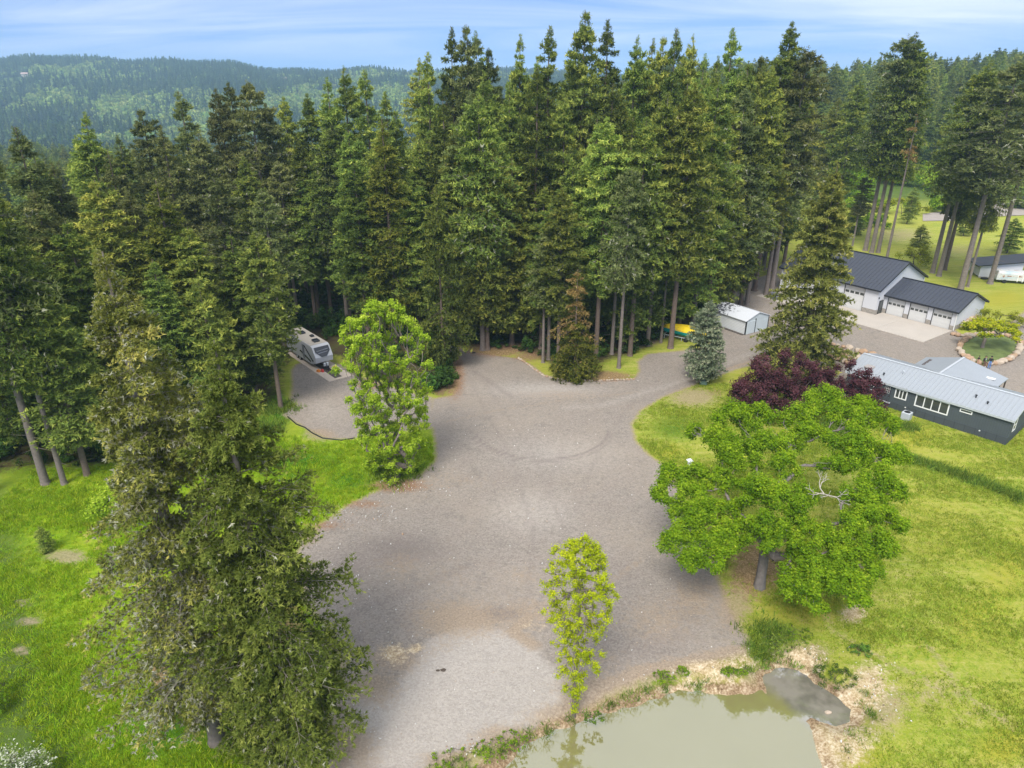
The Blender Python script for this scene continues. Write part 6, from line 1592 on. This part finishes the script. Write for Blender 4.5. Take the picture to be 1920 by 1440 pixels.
# rank grass along the ditch below the house
dl = [np.array(G(*p_)) for p_ in ((1675,848),(1730,868),(1800,890),(1870,915),(1930,940),(2050,985))]
pp = []
for a_, b_ in zip(dl[:-1], dl[1:]):
    n_ = int(np.linalg.norm(b_-a_)*26)
    for _ in range(n_): pp.append(a_ + (b_-a_)*R_.random() + R_.normal(0, .42, 2))
cc_ = bl0 = np.array(G(960, 1385))
for (qx, qy, sd_, n_) in ((522,765,1.6,160),(500,800,1.6,120),(1450,1190,1.0,90),(1425,1215,.8,120),(1560,800,1.6,160),(1700,800,1.0,60),(745,880,2.0,200)):
    for _ in range(n_): pp.append(np.array(G(qx, qy)) + R_.normal(0, sd_*.6, 2))
bl = [np.array(G(*p_)) for p_ in ((850,1432),(960,1385),(1070,1342),(1200,1292),(1280,1272),(1400,1255),(1440,1228),(1530,1232),(1620,1285),(1640,1350),(1590,1400),(1600,1440))]
for a_, b_ in zip(bl[:-1], bl[1:]):
    n_ = int(np.linalg.norm(b_-a_)*5)
    for _ in range(n_):
        if R_.random() < .5: cc_ = a_ + (b_-a_)*R_.random() + R_.normal(0, .35, 2)
        pp.append(cc_ + R_.normal(0, .18, 2))
pp = np.array(pp); s = R_.uniform(.8, 1.9, len(pp))*np.where(pp[:, 1] < 37, .6, 1)
rank = [tuft('rank_tuft', 330+i, 18, .30, .05, M['weed'], .18) for i in range(2)]
scatter('ditch_grass', rank, np.stack([pp[:, 0], pp[:, 1], np.where(classify(pp[:, 0], pp[:, 1])['pond'] < .9, -.35, -.02)], 1), np.stack([0*s, 0*s, R_.uniform(0, 6.28, len(s))], 1), np.stack([s, s, s], 1), R_.integers(0, 2, len(s)), 'dark rank grass along the ditch and at damp spots')
# stones lying loose on the gravel
x, y = pts_in(5200, -20, 30, 22, 70)
c = classify(x, y); ok = (c['gravel'] > .75) & in_view(x, y); x, y = x[ok], y[ok]
keep = R_.random(len(x)) < np.clip(.12 + .8*smooth(-2, -14, x)*smooth(52, 40, y), 0, 1)
x, y = x[keep], y[keep]
s = R_.uniform(.04, .11, len(x))
scatter('loose_stones', [rock_mesh('loose_stone', 400, M['rock_white']), rock_mesh('loose_stone', 401, M['rock2'])], np.stack([x, y, 0*x+.03], 1), R_.uniform(0, 6, (len(x), 3)), np.stack([s*1.4, s, s*.7], 1), R_.integers(0, 2, len(x)), 'pale loose stones strewn on the gravel', None)
# debris on the bank
bx = []
for (px, py, rx, ry, n) in ((1560,1375,45,60,130),(1620,1300,70,60,200),(1300,1275,110,20,120),(1500,1235,60,30,80),(300,1270,20,60,120),(745,915,60,14,160),(650,965,90,24,160),(1120,712,70,6,80),(900,1405,60,20,120)):
    for _ in range(n): bx.append(G(px + R_.normal(0, rx*.6), py + R_.normal(0, ry*.6)))
bx = np.array(bx); x, y = bx[:, 0], bx[:, 1]; c = classify(x, y); ok = c['pond'] > 1.0; x, y = x[ok], y[ok]
s = R_.uniform(.03, .12, len(x))
scatter('bank_debris', [rock_mesh('debris', 402, M['rock_white']), rock_mesh('debris', 403, M['rock']), rock_mesh('debris', 404, M['bark'])], np.stack([x, y, 0*x+.02], 1), R_.uniform(0, 6, (len(x), 3)), np.stack([s*1.5, s, s*.5], 1), np.minimum(R_.integers(0, 9, len(x))//4, 2), 'pale chips and clods scattered on banks and verges')

# far forest
def far_fir(name, seed, n=26, H=1.0, R=.17):
    r = np.random.default_rng(seed); V, F = [], []
    lv = 7
    k = 0
    for i in range(lv):
        u = i/lv; zb = .10 + .86*u; rr = R*(1-u)**.8*r.uniform(.85, 1.15)
        m = 7
        a0 = r.uniform(0, 6)
        for j in range(m):
            an = a0 + j*2*math.pi/m + r.normal(0, .2); w = rr*.75; L = rr*r.uniform(.75, 1.35)
            o = np.array([math.cos(an), math.sin(an), 0]); t_ = np.array([-math.sin(an), math.cos(an), 0])
            p0 = np.array([0, 0, zb + .17*(1-u*.5)])
            V += [p0, o*L + t_*w*.6 + [0, 0, zb - .02], o*L - t_*w*.6 + [0, 0, zb - .02 + r.normal(0, .012)]]; F.append((k, k+1, k+2)); k += 3
    return mesh_np(name, np.array(V), np.array(F), [M['farfir']], tone=r.uniform(.25, .75, len(F)))
def far_leafy(name, seed):
    r = np.random.default_rng(seed); V, F = [], []
    cs = r.normal(0, .16, (7, 3)); cs[:, 2] = cs[:, 2]*.9 + .62
    n = 90
    k = r.integers(0, 7, n); d_ = r.normal(0, 1, (n, 3)); d_ /= np.linalg.norm(d_, axis=1, keepdims=True)
    p = cs[k] + d_*.17
    t1 = np.cross(d_, r.normal(0, 1, (n, 3))); t1 /= np.linalg.norm(t1, axis=1, keepdims=True); t2 = np.cross(d_, t1); s = .11
    V = np.stack([p-t1*s, p+t2*s, p+t1*s], 1).reshape(-1, 3)
    return mesh_np(name, V, np.arange(3*n).reshape(-1, 3), [M['fardec']], tone=.45 + .25*d_[:, 2] + r.normal(0, .1, n))
FF = [far_fir('far_conifer', 500+i) for i in range(4)] + [far_leafy('far_broadleaf', 510+i) for i in range(3)]
X_, Y_ = [], []
def band(y0, y1, sp, x_lo=-.86, x_hi=.86):
    yy = np.arange(y0, y1, sp)
    for q_ in yy:
        xx = np.arange(x_lo*q_, x_hi*q_, sp)
        X_.append(xx + R_.uniform(-.45, .45, len(xx))*sp); Y_.append(q_ + R_.uniform(-.45, .45, len(xx))*sp)
band(205, 400, 6.0); band(400, 900, 8.5); band(1000, 1700, 9.5); band(1700, 2350, 10.5)
x, y = np.concatenate(X_), np.concatenate(Y_)
a = x/y
ok = ~((a > .12) & (y < 262 + 10*np.sin(x*.05)))                     # rear lawn, road and scrub stay open
ok &= ~((a < .12) & (y < 215))
ok &= ~((y > 560) & (y < 1000) & (np.sin(x*.006 + 1) > .3))
ok &= ~((np.abs(a + .43) < .045) & (y > 470) & (y < 700))
ok &= ~((y > 1100) & (wavy(x, y, .016, 31) > .47))
ok &= ~((np.abs(a + .645) < .02) & (y > 1600) & (y < 1760))            # clear-cut
x, y, a = x[ok], y[ok], a[ok]
z = height(x, y)
nz_ = wavy(x, y, .011, 21) + .6*wavy(x, y, .03, 22)
dec = (nz_ + R_.normal(0, .18, len(x)) > .33 - .35*smooth(60, -45, z)*smooth(900, 1100, y)) & (y > 330)
dec |= (R_.random(len(x)) < .05)
pick = np.where(dec, R_.integers(4, 7, len(x)), R_.integers(0, 4, len(x)))
h = np.where(dec, R_.uniform(15, 24, len(x)), R_.uniform(22, 36, len(x))*np.where(y > 1700, .95, 1)); w = np.where(dec, h*.9, h*R_.uniform(.95, 1.35, len(x)))
h = h*np.where((a > .12) & (y < 330), .75, 1)*np.where((a < .1) & (y < 420), .80, 1)
# the nearest of them are trees of their own, the rest is one wood
vis = in_view(x, y, 1.0)
d_ = np.where(vis, y*np.where(a > .3, .8, 1), 1e9)
near_ = np.argsort(d_)[:190]
ind = np.zeros(len(x), bool)
for i in near_:
    if dec[i] or y[i] > 330: continue
    ind[i] = True
    v = FIR[int(R_.integers(0, 5))]
    put(v, 'background_fir', 'dark fir in the wood beyond the meadow and rear lawn' , 'tree', float(x[i]), float(y[i]), float(h[i]), 4.2, 'firs in the wood beyond the clearing')
k = ~ind
FF += [v.crown for v in FIR]
close = k & ~dec & (y < 620)
pick = np.where(close, R_.integers(7, 12, len(x)), pick)
w = np.where(close, h/38*R_.uniform(.9, 1.3, len(x)), w); h = np.where(close, h/38, h)
scatter('far_forest', FF, np.stack([x[k], y[k], z[k]-1], 1), np.stack([0*x[k], 0*x[k], R_.uniform(0, 6.28, k.sum())], 1), np.stack([w[k], w[k], h[k]], 1), pick[k], 'hazy mixed forest of conifers and spring-green broadleaves over the hills')

# ------------------------------------------------------------------ haze
hm, ht, ho = mat('haze_air')
pv_ = N(ht, 'ShaderNodeVolumePrincipled')
pv_.inputs['Color'].default_value = (0.50, 0.74, 1.0, 1)
pv_.inputs['Density'].default_value = 0.00025
pv_.inputs['Anisotropy'].default_value = 0.2
ht.links.new(pv_.outputs[0], ho.inputs[1])
q = MB(); q.box(-2750, 2750, -700, 2800, -80, 100)
hz = q.build('haze', hm); tag(hz, kind='stuff')
print('TRIS', sum(len(m.loops) - 2*len(m.polygons) for m in bpy.data.meshes))
